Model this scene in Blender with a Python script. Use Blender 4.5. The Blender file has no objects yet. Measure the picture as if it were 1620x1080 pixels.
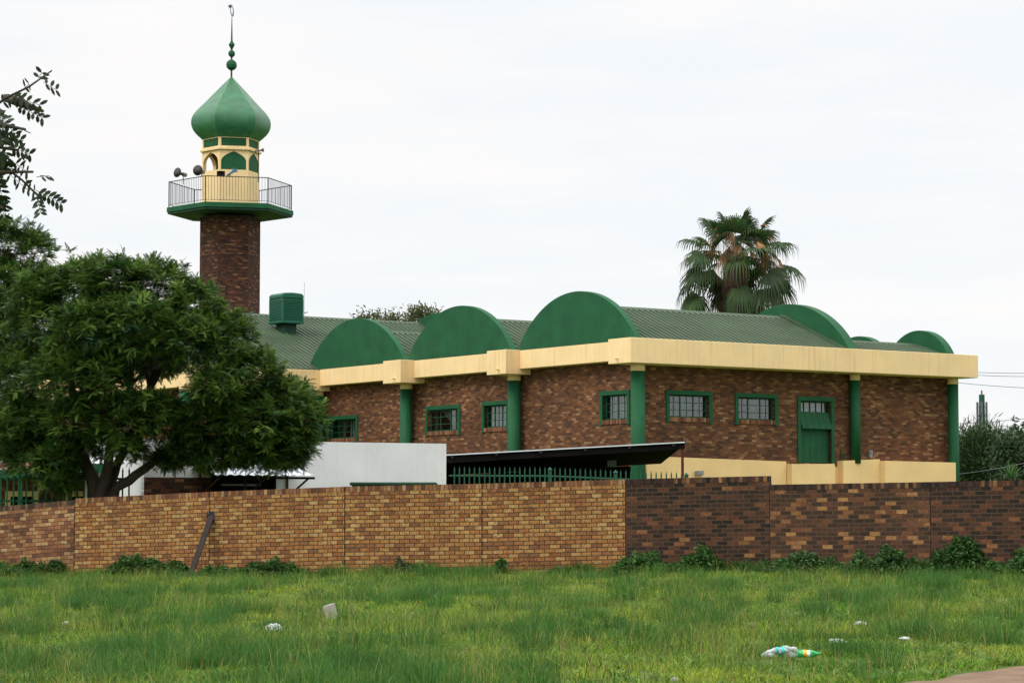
import bpy, math, random
import numpy as np
from mathutils import Vector, Matrix
R = math.radians
S = bpy.context.scene
COL = S.collection

# ------------------------------------------------------------------ camera, sky, sun, exposure
FPX = 3990.0
PITCH = math.atan(282 / FPX)
EYE = 1.5
cam = bpy.data.cameras.new("camera")
cam.sensor_width = 36.0
cam.lens = 36.0 * FPX / 1620.0
cam.clip_end = 8000.0
camo = bpy.data.objects.new("camera", cam)
COL.objects.link(camo)
camo.location = (0, 0, EYE)
camo.rotation_euler = (math.pi / 2 + PITCH, 0, 0)
S.camera = camo

SUN_EL, SUN_AZ = R(48), R(232)          # azimuth clockwise from +Y: behind the camera, to the left
sl = bpy.data.lights.new("sun", 'SUN')
sl.energy = 1.5
sl.angle = R(24)
sl.color = (1.0, 0.96, 0.9)
so = bpy.data.objects.new("sun", sl)
COL.objects.link(so)
sdir = Vector((math.sin(SUN_AZ) * math.cos(SUN_EL), math.cos(SUN_AZ) * math.cos(SUN_EL), math.sin(SUN_EL)))
so.rotation_euler = (-sdir).to_track_quat('-Z', 'Y').to_euler()

W = bpy.data.worlds.new("World")
S.world = W
W.use_nodes = True
wn, wl = W.node_tree.nodes, W.node_tree.links
bg = wn['Background']
bg.inputs['Strength'].default_value = 0.1
sky = wn.new('ShaderNodeTexSky')
sky.sky_type = 'NISHITA'
sky.sun_disc = False
sky.sun_elevation = SUN_EL
sky.sun_rotation = SUN_AZ
tc = wn.new('ShaderNodeTexCoord')
sep = wn.new('ShaderNodeSeparateXYZ')
wl.new(tc.outputs['Generated'], sep.inputs[0])
# overcast: brighter overhead than at the horizon, soft cloud texture
mp = wn.new('ShaderNodeMapping')
mp.inputs['Scale'].default_value = (2.6, 2.6, 15.0)
wl.new(tc.outputs['Generated'], mp.inputs[0])
cn = wn.new('ShaderNodeTexNoise')
cn.inputs['Scale'].default_value = 2.2
cn.inputs['Detail'].default_value = 5
cn.inputs['Roughness'].default_value = 0.55
wl.new(mp.outputs[0], cn.inputs['Vector'])
ramp = wn.new('ShaderNodeValToRGB')
ramp.color_ramp.elements[0].position = 0.36
ramp.color_ramp.elements[0].color = (9.4, 9.78, 10.1, 1)
ramp.color_ramp.elements[1].position = 0.6
ramp.color_ramp.elements[1].color = (10.4, 10.15, 10.05, 1)
wl.new(cn.outputs['Fac'], ramp.inputs[0])
up = wn.new('ShaderNodeMapRange')
up.inputs['From Min'].default_value = 0.17
up.inputs['From Max'].default_value = 0.9
up.inputs['To Min'].default_value = 1.0
up.inputs['To Max'].default_value = 2.5
up.interpolation_type = 'SMOOTHSTEP'
wl.new(sep.outputs['Z'], up.inputs['Value'])
mul = wn.new('ShaderNodeVectorMath')
mul.operation = 'SCALE'
wl.new(ramp.outputs['Color'], mul.inputs[0])
wl.new(up.outputs[0], mul.inputs['Scale'])
mx = wn.new('ShaderNodeMixRGB')
mx.inputs[0].default_value = 0.93
wl.new(sky.outputs[0], mx.inputs[1])
wl.new(mul.outputs[0], mx.inputs[2])
wl.new(mx.outputs[0], bg.inputs['Color'])

S.view_settings.view_transform = 'Standard'
S.view_settings.look = 'None'
S.view_settings.exposure = 0.0
S.view_settings.gamma = 1.0
S.view_settings.use_curve_mapping = False

# ------------------------------------------------------------------ measuring helpers
def ray(x, y):
    a = (x - 810) / FPX
    b = (540 - y) / FPX
    return Vector((a, math.cos(PITCH) - math.sin(PITCH) * b, math.sin(PITCH) + math.cos(PITCH) * b))

def at(x, y, Y):
    d = ray(x, y)
    return Vector((0, 0, EYE)) + d * (Y / d.y)

def zat(y, Y, x=810):
    return at(x, y, Y).z

# ------------------------------------------------------------------ materials
def newmat(name):
    m = bpy.data.materials.new(name)
    m.use_nodes = True
    return m, m.node_tree.nodes, m.node_tree.links, m.node_tree.nodes['Principled BSDF']

def c4(c):
    return (c[0], c[1], c[2], 1)

def paint(name, col, rough=0.6, var=0.12, scale=1.2, streak=0.0, streakcol=(0.35, 0.2, 0.08), spec=0.3, bump=0.0, metal=0.0):
    m, n, l, p = newmat(name)
    p.inputs['Roughness'].default_value = rough
    p.inputs['Specular IOR Level'].default_value = spec
    p.inputs['Metallic'].default_value = metal
    t = n.new('ShaderNodeTexCoord')
    nz = n.new('ShaderNodeTexNoise')
    nz.inputs['Scale'].default_value = scale
    nz.inputs['Detail'].default_value = 8
    nz.inputs['Roughness'].default_value = 0.65
    l.new(t.outputs['UV'], nz.inputs['Vector'])
    mr = n.new('ShaderNodeMapRange')
    mr.inputs['From Min'].default_value = 0.3
    mr.inputs['From Max'].default_value = 0.7
    mr.inputs['To Min'].default_value = 1 - var
    mr.inputs['To Max'].default_value = 1 + var
    l.new(nz.outputs['Fac'], mr.inputs['Value'])
    sc = n.new('ShaderNodeVectorMath')
    sc.operation = 'SCALE'
    sc.inputs[0].default_value = col
    l.new(mr.outputs[0], sc.inputs['Scale'])
    out = sc.outputs[0]
    if streak > 0:
        mpp = n.new('ShaderNodeMapping')
        mpp.inputs['Scale'].default_value = (5.0, 0.10, 1)
        l.new(t.outputs['UV'], mpp.inputs[0])
        n2 = n.new('ShaderNodeTexNoise')
        n2.inputs['Scale'].default_value = 1.6
        n2.inputs['Detail'].default_value = 6
        n2.inputs['Roughness'].default_value = 0.75
        l.new(mpp.outputs[0], n2.inputs['Vector'])
        m2 = n.new('ShaderNodeMapRange')
        m2.inputs['From Min'].default_value = 0.52
        m2.inputs['From Max'].default_value = 0.74
        m2.inputs['To Min'].default_value = 0
        m2.inputs['To Max'].default_value = streak
        l.new(n2.outputs['Fac'], m2.inputs['Value'])
        mi = n.new('ShaderNodeMixRGB')
        l.new(m2.outputs[0], mi.inputs[0])
        l.new(out, mi.inputs[1])
        mi.inputs[2].default_value = c4(streakcol)
        out = mi.outputs[0]
    l.new(out, p.inputs['Base Color'])
    if bump > 0:
        n3 = n.new('ShaderNodeTexNoise')
        n3.inputs['Scale'].default_value = 30
        n3.inputs['Detail'].default_value = 3
        l.new(t.outputs['UV'], n3.inputs['Vector'])
        b = n.new('ShaderNodeBump')
        b.inputs['Strength'].default_value = bump
        b.inputs['Distance'].default_value = 0.01
        l.new(n3.outputs['Fac'], b.inputs['Height'])
        l.new(b.outputs[0], p.inputs['Normal'])
    return m

def bricks(name, stops, mortar, bw=0.232, bh=0.0835, mj=0.011, spots=0.0, stain=0.25, stainscale=0.45, seed=0.0, clump=0.3, red=0.35):
    """running-bond brick, metres in UV, one random colour per brick"""
    m, n, l, p = newmat(name)
    p.inputs['Roughness'].default_value = 0.85
    p.inputs['Specular IOR Level'].default_value = 0.2
    t = n.new('ShaderNodeTexCoord')
    s = n.new('ShaderNodeSeparateXYZ')
    l.new(t.outputs['UV'], s.inputs[0])

    def M(op, a, b=None):
        q = n.new('ShaderNodeMath')
        q.operation = op
        for i, v in enumerate((a, b)):
            if v is None:
                continue
            if isinstance(v, (int, float)):
                q.inputs[i].default_value = v
            else:
                l.new(v, q.inputs[i])
        return q.outputs[0]
    vv = M('DIVIDE', s.outputs['Y'], bh)
    row = M('FLOOR', vv)
    sh = M('MULTIPLY', M('FLOORED_MODULO', row, 2.0), 0.5)
    uu = M('ADD', M('DIVIDE', s.outputs['X'], bw), sh)
    colm = M('FLOOR', uu)
    mask = M('MAXIMUM', M('LESS_THAN', M('FRACT', uu), mj / bw), M('LESS_THAN', M('FRACT', vv), mj / bh))
    cmb = n.new('ShaderNodeCombineXYZ')
    l.new(colm, cmb.inputs[0])
    l.new(row, cmb.inputs[1])
    cmb.inputs[2].default_value = seed
    w = n.new('ShaderNodeTexWhiteNoise')
    w.noise_dimensions = '3D'
    l.new(cmb.outputs[0], w.inputs['Vector'])
    r = n.new('ShaderNodeValToRGB')
    r.color_ramp.interpolation = 'LINEAR'
    el = r.color_ramp.elements
    while len(el) < len(stops):
        el.new(0.5)
    for e, (pos, c) in zip(el, stops):
        e.position = pos
        e.color = c4(c)
    # clumpy variation: shift the per-brick random number with a broad noise
    nb = n.new('ShaderNodeTexNoise')
    nb.inputs['Scale'].default_value = 1.1
    nb.inputs['Detail'].default_value = 3
    l.new(t.outputs['UV'], nb.inputs['Vector'])
    shift = M('MULTIPLY', M('SUBTRACT', nb.outputs['Fac'], 0.5), clump)
    l.new(M('ADD', w.outputs['Value'], shift), r.inputs[0])
    # mottling inside each brick
    nz = n.new('ShaderNodeTexNoise')
    nz.inputs['Scale'].default_value = 24
    nz.inputs['Detail'].default_value = 4
    nz.inputs['Roughness'].default_value = 0.7
    l.new(t.outputs['UV'], nz.inputs['Vector'])
    mr = n.new('ShaderNodeMapRange')
    mr.inputs['From Min'].default_value = 0.3
    mr.inputs['From Max'].default_value = 0.7
    mr.inputs['To Min'].default_value = 0.52
    mr.inputs['To Max'].default_value = 1.42
    l.new(nz.outputs['Fac'], mr.inputs['Value'])
    st = n.new('ShaderNodeTexNoise')
    st.inputs['Scale'].default_value = stainscale
    st.inputs['Detail'].default_value = 5
    l.new(t.outputs['UV'], st.inputs['Vector'])
    ms = n.new('ShaderNodeMapRange')
    ms.inputs['From Min'].default_value = 0.35
    ms.inputs['From Max'].default_value = 0.65
    ms.inputs['To Min'].default_value = 1 - stain
    ms.inputs['To Max'].default_value = 1 + stain * 0.4
    l.new(st.outputs['Fac'], ms.inputs['Value'])
    sc = n.new('ShaderNodeVectorMath')
    sc.operation = 'SCALE'
    l.new(r.outputs['Color'], sc.inputs[0])
    l.new(M('MULTIPLY', mr.outputs[0], ms.outputs[0]), sc.inputs['Scale'])
    out = sc.outputs[0]
    # kiln flashing: redder, darker cloud inside many of the bricks
    kf = n.new('ShaderNodeTexNoise')
    kf.inputs['Scale'].default_value = 8.5
    kf.inputs['Detail'].default_value = 5
    kf.inputs['Roughness'].default_value = 0.7
    l.new(t.outputs['UV'], kf.inputs['Vector'])
    kr = n.new('ShaderNodeMapRange')
    kr.inputs['From Min'].default_value = 0.46
    kr.inputs['From Max'].default_value = 0.66
    kr.inputs['To Max'].default_value = red
    l.new(kf.outputs['Fac'], kr.inputs['Value'])
    km = n.new('ShaderNodeMixRGB')
    km.blend_type = 'MULTIPLY'
    l.new(kr.outputs[0], km.inputs[0])
    l.new(out, km.inputs[1])
    km.inputs[2].default_value = (0.62, 0.38, 0.30, 1)
    out = km.outputs[0]
    if spots > 0:
        sp = n.new('ShaderNodeTexNoise')
        sp.inputs['Scale'].default_value = 19
        sp.inputs['Detail'].default_value = 3
        l.new(t.outputs['UV'], sp.inputs['Vector'])
        m3 = n.new('ShaderNodeMapRange')
        m3.inputs['From Min'].default_value = 0.62
        m3.inputs['From Max'].default_value = 0.67
        m3.inputs['To Max'].default_value = spots
        l.new(sp.outputs['Fac'], m3.inputs['Value'])
        mi = n.new('ShaderNodeMixRGB')
        l.new(m3.outputs[0], mi.inputs[0])
        l.new(out, mi.inputs[1])
        mi.inputs[2].default_value = (0.03, 0.018, 0.012, 1)
        out = mi.outputs[0]
    mm = n.new('ShaderNodeMixRGB')
    l.new(mask, mm.inputs[0])
    l.new(out, mm.inputs[1])
    mm.inputs[2].default_value = c4(mortar)
    l.new(mm.outputs[0], p.inputs['Base Color'])
    b = n.new('ShaderNodeBump')
    b.inputs['Strength'].default_value = 0.5
    b.inputs['Distance'].default_value = 0.006
    l.new(M('SUBTRACT', M('MULTIPLY', nz.outputs['Fac'], 0.4), mask), b.inputs['Height'])
    l.new(b.outputs[0], p.inputs['Normal'])
    return m

def leafmat(name, trans=0.3, rough=0.6):
    """leaves and grass: colour from the point attribute 'tint' (one colour per leaf)"""
    m, n, l, p = newmat(name)
    a = n.new('ShaderNodeAttribute')
    a.attribute_name = 'tint'
    l.new(a.outputs['Color'], p.inputs['Base Color'])
    p.inputs['Roughness'].default_value = rough
    p.inputs['Specular IOR Level'].default_value = 0.25
    tr = n.new('ShaderNodeBsdfTranslucent')
    l.new(a.outputs['Color'], tr.inputs['Color'])
    mi = n.new('ShaderNodeMixShader')
    mi.inputs[0].default_value = trans
    l.new(p.outputs[0], mi.inputs[1])
    l.new(tr.outputs[0], mi.inputs[2])
    l.new(mi.outputs[0], n['Material Output'].inputs['Surface'])
    return m

def glassmat(name, tint=(0.72, 0.78, 0.75), gloss=0.12):
    m, n, l, p = newmat(name)
    tr = n.new('ShaderNodeBsdfTransparent')
    tr.inputs['Color'].default_value = c4(tint)
    gl = n.new('ShaderNodeBsdfGlossy')
    gl.inputs['Roughness'].default_value = 0.04
    mi = n.new('ShaderNodeMixShader')
    mi.inputs[0].default_value = gloss
    l.new(tr.outputs[0], mi.inputs[1])
    l.new(gl.outputs[0], mi.inputs[2])
    l.new(mi.outputs[0], n['Material Output'].inputs['Surface'])
    return m

MT = {}
MT['green'] = paint('green paint', (0.0065, 0.080, 0.028), 0.7, 0.24, 1.3, 0.32, (0.014, 0.105, 0.045))
MT['green_dome'] = paint('weathered green dome paint', (0.027, 0.142, 0.058), 0.42, 0.32, 1.6, 0.3, (0.09, 0.24, 0.12), spec=0.5)
MT['green_dark'] = paint('dark green steel paint', (0.010, 0.07, 0.035), 0.5, 0.15, 3)
MT['cooler'] = paint('green plastic', (0.008, 0.10, 0.055), 0.45, 0.1, 3)
MT['cream'] = paint('cream plaster', (0.82, 0.60, 0.315), 0.8, 0.07, 0.9, 0.55, (0.48, 0.28, 0.11), bump=0.15)
MT['ochre'] = paint('ochre cream plaster', (0.82, 0.575, 0.27), 0.8, 0.09, 0.8, 0.07, (0.55, 0.32, 0.11), bump=0.2)
MT['white'] = paint('white plaster', (0.72, 0.715, 0.73), 0.85, 0.09, 0.9, 0.22, (0.48, 0.45, 0.41), bump=0.2)
MT['roof'] = paint('faded green roof sheet', (0.044, 0.074, 0.038), 0.55, 0.3, 0.7, 0.6, (0.11, 0.095, 0.052), spec=0.15)
MT['sheet'] = paint('pale roof sheet', (0.62, 0.66, 0.70), 0.4, 0.08, 1.2, 0.2, (0.35, 0.38, 0.4), spec=0.5)
MT['flash'] = paint('grey flashing', (0.32, 0.33, 0.36), 0.45, 0.15, 2)
MT['black'] = paint('black steel and carport shade', (0.009, 0.008, 0.008), 0.95, 0.3, 2, spec=0.02)  # real black steel; also colours the carport ceiling and backing as shade
MT['maroon'] = paint('maroon steel', (0.06, 0.012, 0.012), 0.55, 0.3, 3)
MT['iron'] = paint('dark railing iron', (0.02, 0.02, 0.022), 0.5, 0.3, 3)
MT['rust'] = paint('rusty dark steel', (0.035, 0.024, 0.02), 0.75, 0.5, 5)
MT['grey'] = paint('grey metal', (0.22, 0.23, 0.24), 0.45, 0.2, 3)
MT['horn'] = paint('grey horn', (0.06, 0.052, 0.05), 0.5, 0.25, 4)
MT['steelblue'] = paint('blue grey horn', (0.09, 0.22, 0.34), 0.4, 0.15, 4)
MT['soffit'] = paint('dark green soffit', (0.012, 0.05, 0.03), 0.7, 0.2, 2)
MT['dark'] = paint('dark interior', (0.012, 0.011, 0.01), 0.95, 0.2, 1, spec=0.02)
MT['concrete'] = paint('grey concrete', (0.30, 0.285, 0.255), 0.9, 0.4, 9, bump=0.5)
MT['curtain'] = paint('pale net curtain', (0.42, 0.41, 0.48), 0.9, 0.25, 3)
MT['lace'] = paint('grey lace curtain', (0.25, 0.235, 0.23), 0.9, 0.4, 4)
MT['drape'] = paint('brown drape', (0.20, 0.155, 0.11), 0.9, 0.25, 3)
MT['bark'] = paint('bark', (0.055, 0.042, 0.032), 0.95, 0.45, 4, bump=0.8)
MT['palmbark'] = paint('palm skirt bark', (0.09, 0.06, 0.045), 0.95, 0.5, 5, bump=0.8)
MT['mast'] = paint('dull mast grey', (0.10, 0.11, 0.12), 0.6, 0.2, 2)
MT['glass'] = glassmat('window glass')
MT['leaf'] = leafmat('leaf')
MT['grass'] = leafmat('grass blade', 0.35)
mixb = [(0.0, (0.0672, 0.03699, 0.02396)), (0.14, (0.0959, 0.04601, 0.02642)), (0.35, (0.1328, 0.05503, 0.02806)), (0.6, (0.1697, 0.06897, 0.03134)),
        (0.86, (0.2189, 0.101, 0.04446)), (1.0, (0.3255, 0.1871, 0.09776))]
MT['brick'] = bricks('building face brick', mixb, (0.085, 0.052, 0.030), spots=0.5, stain=0.3)
towb = [(0.0, (0.0255, 0.016, 0.01248)), (0.3, (0.0595, 0.0288, 0.01872)), (0.65, (0.102, 0.036, 0.02028)), (0.88, (0.153, 0.06, 0.0312)), (1.0, (0.272, 0.136, 0.0624))]
MT['brick_tower'] = bricks('minaret brown brick', towb, (0.055, 0.04, 0.03), spots=0.4, stain=0.35, seed=7)
yel = [(0.0, (0.1897, 0.09123, 0.03746)), (0.16, (0.2332, 0.09958, 0.03746)), (0.36, (0.304, 0.1312, 0.04283)), (0.58, (0.3367, 0.1641, 0.05299)), (0.8, (0.3694, 0.2058, 0.06851)), (1.0, (0.413, 0.2655, 0.1026))]
MT['brick_yellow'] = bricks('golden wall brick', yel, (0.045, 0.032, 0.020), bw=0.216, mj=0.0165, spots=0.85, stain=0.18, seed=3, clump=0.12, red=0.6)
yel2 = [(0.0, (0.09079, 0.04662, 0.02695)), (0.3, (0.1816, 0.07382, 0.03465)), (0.6, (0.2572, 0.1166, 0.05005)), (0.85, (0.3178, 0.1787, 0.077)), (1.0, (0.3783, 0.2564, 0.1232))]
MT['brick_brown'] = bricks('brown gold wall brick', yel2, (0.04, 0.03, 0.02), mj=0.013, spots=0.3, stain=0.3, seed=5)
burn = [(0.0, (0.020, 0.015, 0.012)), (0.35, (0.036, 0.022, 0.016)), (0.7, (0.068, 0.031, 0.019)), (0.92, (0.105, 0.043, 0.022)), (0.98, (0.15, 0.06, 0.028)), (1.0, (0.26, 0.125, 0.045))]
MT['brick_burnt'] = bricks('burnt dark brick', burn, (0.088, 0.056, 0.030), mj=0.013, spots=0.3, stain=0.3, seed=9, clump=0.04, bw=0.22)
burn2 = [(0.0, (0.0384, 0.0232, 0.0147)), (0.35, (0.0537, 0.02915, 0.0181)), (0.64, (0.0877, 0.0385, 0.02065)), (0.82, (0.1319, 0.0555, 0.02575)), (0.93, (0.2169, 0.0997, 0.0385)), (1.0, (0.3274, 0.1719, 0.0623))]
MT['brick_burnt_gold'] = bricks('burnt brick with golden bricks', burn2, (0.09, 0.062, 0.038), mj=0.013, spots=0.3, stain=0.3, seed=11, clump=0.22, bw=0.22)
def soldier(nm, st, mo, seed):
    return bricks(nm, st, mo, bw=0.083, bh=5.0, mj=0.012, spots=0.2, stain=0.2, seed=seed)
MT['cop_yellow'] = soldier('golden coping brick', yel2, (0.05, 0.036, 0.024), 1)
MT['cop_brown'] = soldier('dark weathered coping brick', [(0, (0.03, 0.022, 0.018)), (0.5, (0.08, 0.045, 0.028)), (1, (0.2, 0.11, 0.055))], (0.03, 0.024, 0.018), 2)
MT['cop_burnt'] = soldier('burnt coping brick', [(0, (0.016, 0.013, 0.011)), (0.5, (0.045, 0.026, 0.019)), (0.8, (0.11, 0.05, 0.026)), (1, (0.34, 0.18, 0.065))], (0.03, 0.024, 0.018), 3)
MT['sill'] = soldier('brick sill', [(0, (0.1, 0.04, 0.025)), (0.6, (0.22, 0.085, 0.04)), (1, (0.36, 0.2, 0.1))], (0.07, 0.05, 0.035), 4)

# ------------------------------------------------------------------ mesh builder
class MB:
    def __init__(self):
        self.v, self.f, self.uv = [], [], {}

    def add(self, vs, fs):
        o = len(self.v)
        self.v.extend([tuple(p) for p in vs])
        self.f.extend([tuple(o + i for i in f) for f in fs])

    def quad(self, a, b, c, d, uv=None):
        o = len(self.v)
        self.v.extend([tuple(a), tuple(b), tuple(c), tuple(d)])
        if uv:
            self.uv[len(self.f)] = uv
        self.f.append((o, o + 1, o + 2, o + 3))

    def box(self, x0, x1, y0, y1, z0, z1):
        x0, x1 = min(x0, x1), max(x0, x1)
        y0, y1 = min(y0, y1), max(y0, y1)
        z0, z1 = min(z0, z1), max(z0, z1)
        self.add([(x0, y0, z0), (x1, y0, z0), (x1, y1, z0), (x0, y1, z0), (x0, y0, z1), (x1, y0, z1), (x1, y1, z1), (x0, y1, z1)],
                 [(3, 2, 1, 0), (4, 5, 6, 7), (0, 1, 5, 4), (1, 2, 6, 5), (2, 3, 7, 6), (3, 0, 4, 7)])

    def obox(self, c, ax, ay, az):
        """box from a centre and three half-axis vectors"""
        c, ax, ay, az = Vector(c), Vector(ax), Vector(ay), Vector(az)
        vs = [c + sx * ax + sy * ay + sz * az for sz in (-1, 1) for (sx, sy) in ((-1, -1), (1, -1), (1, 1), (-1, 1))]
        self.add(vs, [(3, 2, 1, 0), (4, 5, 6, 7), (0, 1, 5, 4), (1, 2, 6, 5), (2, 3, 7, 6), (3, 0, 4, 7)])

    def extr(self, poly, axis, a, b):
        n = len(poly)
        def mk(p, t):
            return (t, p[0], p[1]) if axis == 'x' else ((p[0], t, p[1]) if axis == 'y' else (p[0], p[1], t))
        self.add([mk(p, a) for p in poly] + [mk(p, b) for p in poly],
                 [tuple(range(n)), tuple(range(2 * n - 1, n - 1, -1))] + [(i, i + n, (i + 1) % n + n, (i + 1) % n) for i in range(n)])

    def tube(self, pts, r, n=8, cap=True):
        pts = [Vector(p) for p in pts]
        k = len(pts)
        rs = [r] * k if isinstance(r, (int, float)) else list(r)
        vs = []
        ref = None
        for i, p in enumerate(pts):
            d = (pts[min(i + 1, k - 1)] - pts[max(i - 1, 0)])
            d = d.normalized() if d.length > 1e-9 else Vector((0, 0, 1))
            if ref is None:
                ref = Vector((1, 0, 0)) if abs(d.x) < 0.9 else Vector((0, 1, 0))
            a = (ref - d * ref.dot(d)).normalized()
            ref = a
            b = d.cross(a)
            for j in range(n):
                t = 2 * math.pi * j / n
                vs.append(p + (a * math.cos(t) + b * math.sin(t)) * rs[i])
        fs = [(i * n + j, i * n + (j + 1) % n, (i + 1) * n + (j + 1) % n, (i + 1) * n + j) for i in range(k - 1) for j in range(n)]
        if cap:
            fs += [tuple(range(n - 1, -1, -1)), tuple(range((k - 1) * n, k * n))]
        self.add(vs, fs)

    def rings(self, rings, cap=True):
        """rings of equal length joined by quads"""
        n = len(rings[0])
        vs = [p for r in rings for p in r]
        fs = [(i * n + j, i * n + (j + 1) % n, (i + 1) * n + (j + 1) % n, (i + 1) * n + j) for i in range(len(rings) - 1) for j in range(n)]
        if cap:
            fs += [tuple(range(n - 1, -1, -1)), tuple(range((len(rings) - 1) * n, len(rings) * n))]
        self.add(vs, fs)

    def lathe(self, cx, cy, prof, n=24, a0=0.0):
        self.rings([[(cx + r * math.cos(a0 + 2 * math.pi * j / n), cy + r * math.sin(a0 + 2 * math.pi * j / n), z) for j in range(n)] for r, z in prof])

    def build(self, name, mat, parent=None, smooth=False, bevel=0.0):
        me = bpy.data.meshes.new(name)
        me.from_pydata(self.v, [], self.f)
        me.materials.append(mat)
        ul = me.uv_layers.new(name='UVMap')
        V = [Vector(v) for v in self.v]
        li = 0
        data = ul.data
        for pi, p in enumerate(me.polygons):
            ex = self.uv.get(pi)
            nrm = p.normal
            if abs(nrm.z) > 0.97:
                tx, ty = Vector((1, 0, 0)), Vector((0, 1, 0))
            else:
                tx = Vector((-nrm.y, nrm.x, 0)).normalized()
                ty = nrm.cross(tx)
            for q, k in enumerate(p.loop_indices):
                if ex:
                    data[k].uv = ex[q]
                else:
                    v = V[me.loops[k].vertex_index]
                    data[k].uv = (v.dot(tx), v.dot(ty))
        if smooth:
            me.polygons.foreach_set('use_smooth', [True] * len(me.polygons))
        me.update()
        o = bpy.data.objects.new(name, me)
        COL.objects.link(o)
        if parent is not None:
            o.parent = parent
        if bevel > 0:
            bv = o.modifiers.new('bevel', 'BEVEL')
            bv.width = bevel
            bv.segments = 2
            bv.limit_method = 'ANGLE'
            bv.angle_limit = R(50)
        return o

def empty(name, loc, rotz=0.0):
    o = bpy.data.objects.new(name, None)
    COL.objects.link(o)
    o.location = loc
    o.rotation_euler = (0, 0, rotz)
    o.empty_display_size = 0.3
    return o

def tag(o, label=None, cat=None, group=None, kind=None):
    if label:
        o['label'] = label
    if cat:
        o['category'] = cat
    if group:
        o['group'] = group
    if kind:
        o['kind'] = kind
    return o

def copy_tree(o, parent=None):
    c = o.copy()
    COL.objects.link(c)
    if parent is not None:
        c.parent = parent
    for ch in list(o.children):
        copy_tree(ch, c)
    return c

def mesh_np(name, verts, quads, tints, mat, parent=None, tris=None):
    """big meshes from numpy arrays; tints is one colour per vertex"""
    me = bpy.data.meshes.new(name)
    nv = len(verts)
    nq = 0 if quads is None else len(quads)
    nt = 0 if tris is None else len(tris)
    me.vertices.add(nv)
    me.vertices.foreach_set('co', np.asarray(verts, np.float32).ravel())
    loops = []
    starts = []
    if nq:
        loops.append(np.asarray(quads, np.int32).ravel())
        starts.append(np.arange(nq, dtype=np.int32) * 4)
    if nt:
        loops.append(np.asarray(tris, np.int32).ravel())
        starts.append(nq * 4 + np.arange(nt, dtype=np.int32) * 3)
    lp = np.concatenate(loops)
    st = np.concatenate(starts)
    me.loops.add(len(lp))
    me.loops.foreach_set('vertex_index', lp)
    me.polygons.add(nq + nt)
    me.polygons.foreach_set('loop_start', st)
    me.update(calc_edges=True)
    at_ = me.attributes.new('tint', 'FLOAT_COLOR', 'POINT')
    t4 = np.ones((nv, 4), np.float32)
    t4[:, :3] = tints
    at_.data.foreach_set('color', t4.ravel())
    me.materials.append(mat)
    me.validate()
    o = bpy.data.objects.new(name, me)
    COL.objects.link(o)
    if parent is not None:
        o.parent = parent
    return o

rng = np.random.default_rng(11)
random.seed(5)

# ------------------------------------------------------------------ ground
def _ss(t):
    t = np.clip(t, 0, 1)
    return t * t * (3 - 2 * t)

def gz(x, y):
    x = np.asarray(x, float)
    y = np.asarray(y, float)
    z = np.clip((y - 27) / 24.5, 0, 1) ** 1.1 * (0.40 + 0.018 * np.clip(x, -14, 14))
    z = z + _ss((y - 53) / 7) * 0.5
    b = 0.03 * np.sin(x * 1.3 + y * 0.7) + 0.025 * np.sin(x * 0.6 - y * 1.1 + 2) + 0.02 * np.sin(x * 2.3 + 1.3 * y)
    return z + b * np.clip((y - 31) / 4, 0, 1) * np.clip((70 - y) / 10, 0, 1)

def ground_at(x, y):
    return float(gz(x, y))

def soilmat():
    m, n, l, p = newmat('soil and thatch')
    t = n.new('ShaderNodeTexCoord')
    a = n.new('ShaderNodeTexNoise')
    a.inputs['Scale'].default_value = 0.8
    a.inputs['Detail'].default_value = 8
    l.new(t.outputs['Object'], a.inputs['Vector'])
    r = n.new('ShaderNodeValToRGB')
    r.color_ramp.elements[0].position = 0.35
    r.color_ramp.elements[0].color = (0.045, 0.085, 0.014, 1)
    r.color_ramp.elements[1].position = 0.68
    r.color_ramp.elements[1].color = (0.10, 0.145, 0.025, 1)
    l.new(a.outputs['Fac'], r.inputs[0])
    l.new(r.outputs[0], p.inputs['Base Color'])
    p.inputs['Roughness'].default_value = 1
    p.inputs['Specular IOR Level'].default_value = 0.1
    return m

def gravelmat():
    m, n, l, p = newmat('dirt path gravel')
    t = n.new('ShaderNodeTexCoord')
    a = n.new('ShaderNodeTexNoise')
    a.inputs['Scale'].default_value = 38
    a.inputs['Detail'].default_value = 6
    a.inputs['Roughness'].default_value = 0.75
    l.new(t.outputs['Object'], a.inputs['Vector'])
    a2 = n.new('ShaderNodeTexNoise')
    a2.inputs['Scale'].default_value = 2.5
    a2.inputs['Detail'].default_value = 4
    l.new(t.outputs['Object'], a2.inputs['Vector'])
    r = n.new('ShaderNodeValToRGB')
    r.color_ramp.elements[0].position = 0.3
    r.color_ramp.elements[0].color = (0.085, 0.050, 0.026, 1)
    r.color_ramp.elements[1].position = 0.7
    r.color_ramp.elements[1].color = (0.25, 0.155, 0.092, 1)
    mm = n.new('ShaderNodeMath')
    mm.operation = 'MULTIPLY_ADD'
    l.new(a2.outputs['Fac'], mm.inputs[0])
    mm.inputs[1].default_value = 0.5
    s2 = n.new('ShaderNodeMath')
    s2.operation = 'MULTIPLY'
    s2.inputs[1].default_value = 0.55
    l.new(a.outputs['Fac'], s2.inputs[0])
    l.new(s2.outputs[0], mm.inputs[2])
    l.new(mm.outputs[0], r.inputs[0])
    l.new(r.outputs[0], p.inputs['Base Color'])
    p.inputs['Roughness'].default_value = 0.95
    b = n.new('ShaderNodeBump')
    b.inputs['Strength'].default_value = 0.7
    b.inputs['Distance'].default_value = 0.02
    l.new(a.outputs['Fac'], b.inputs['Height'])
    l.new(b.outputs[0], p.inputs['Normal'])
    return m

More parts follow.
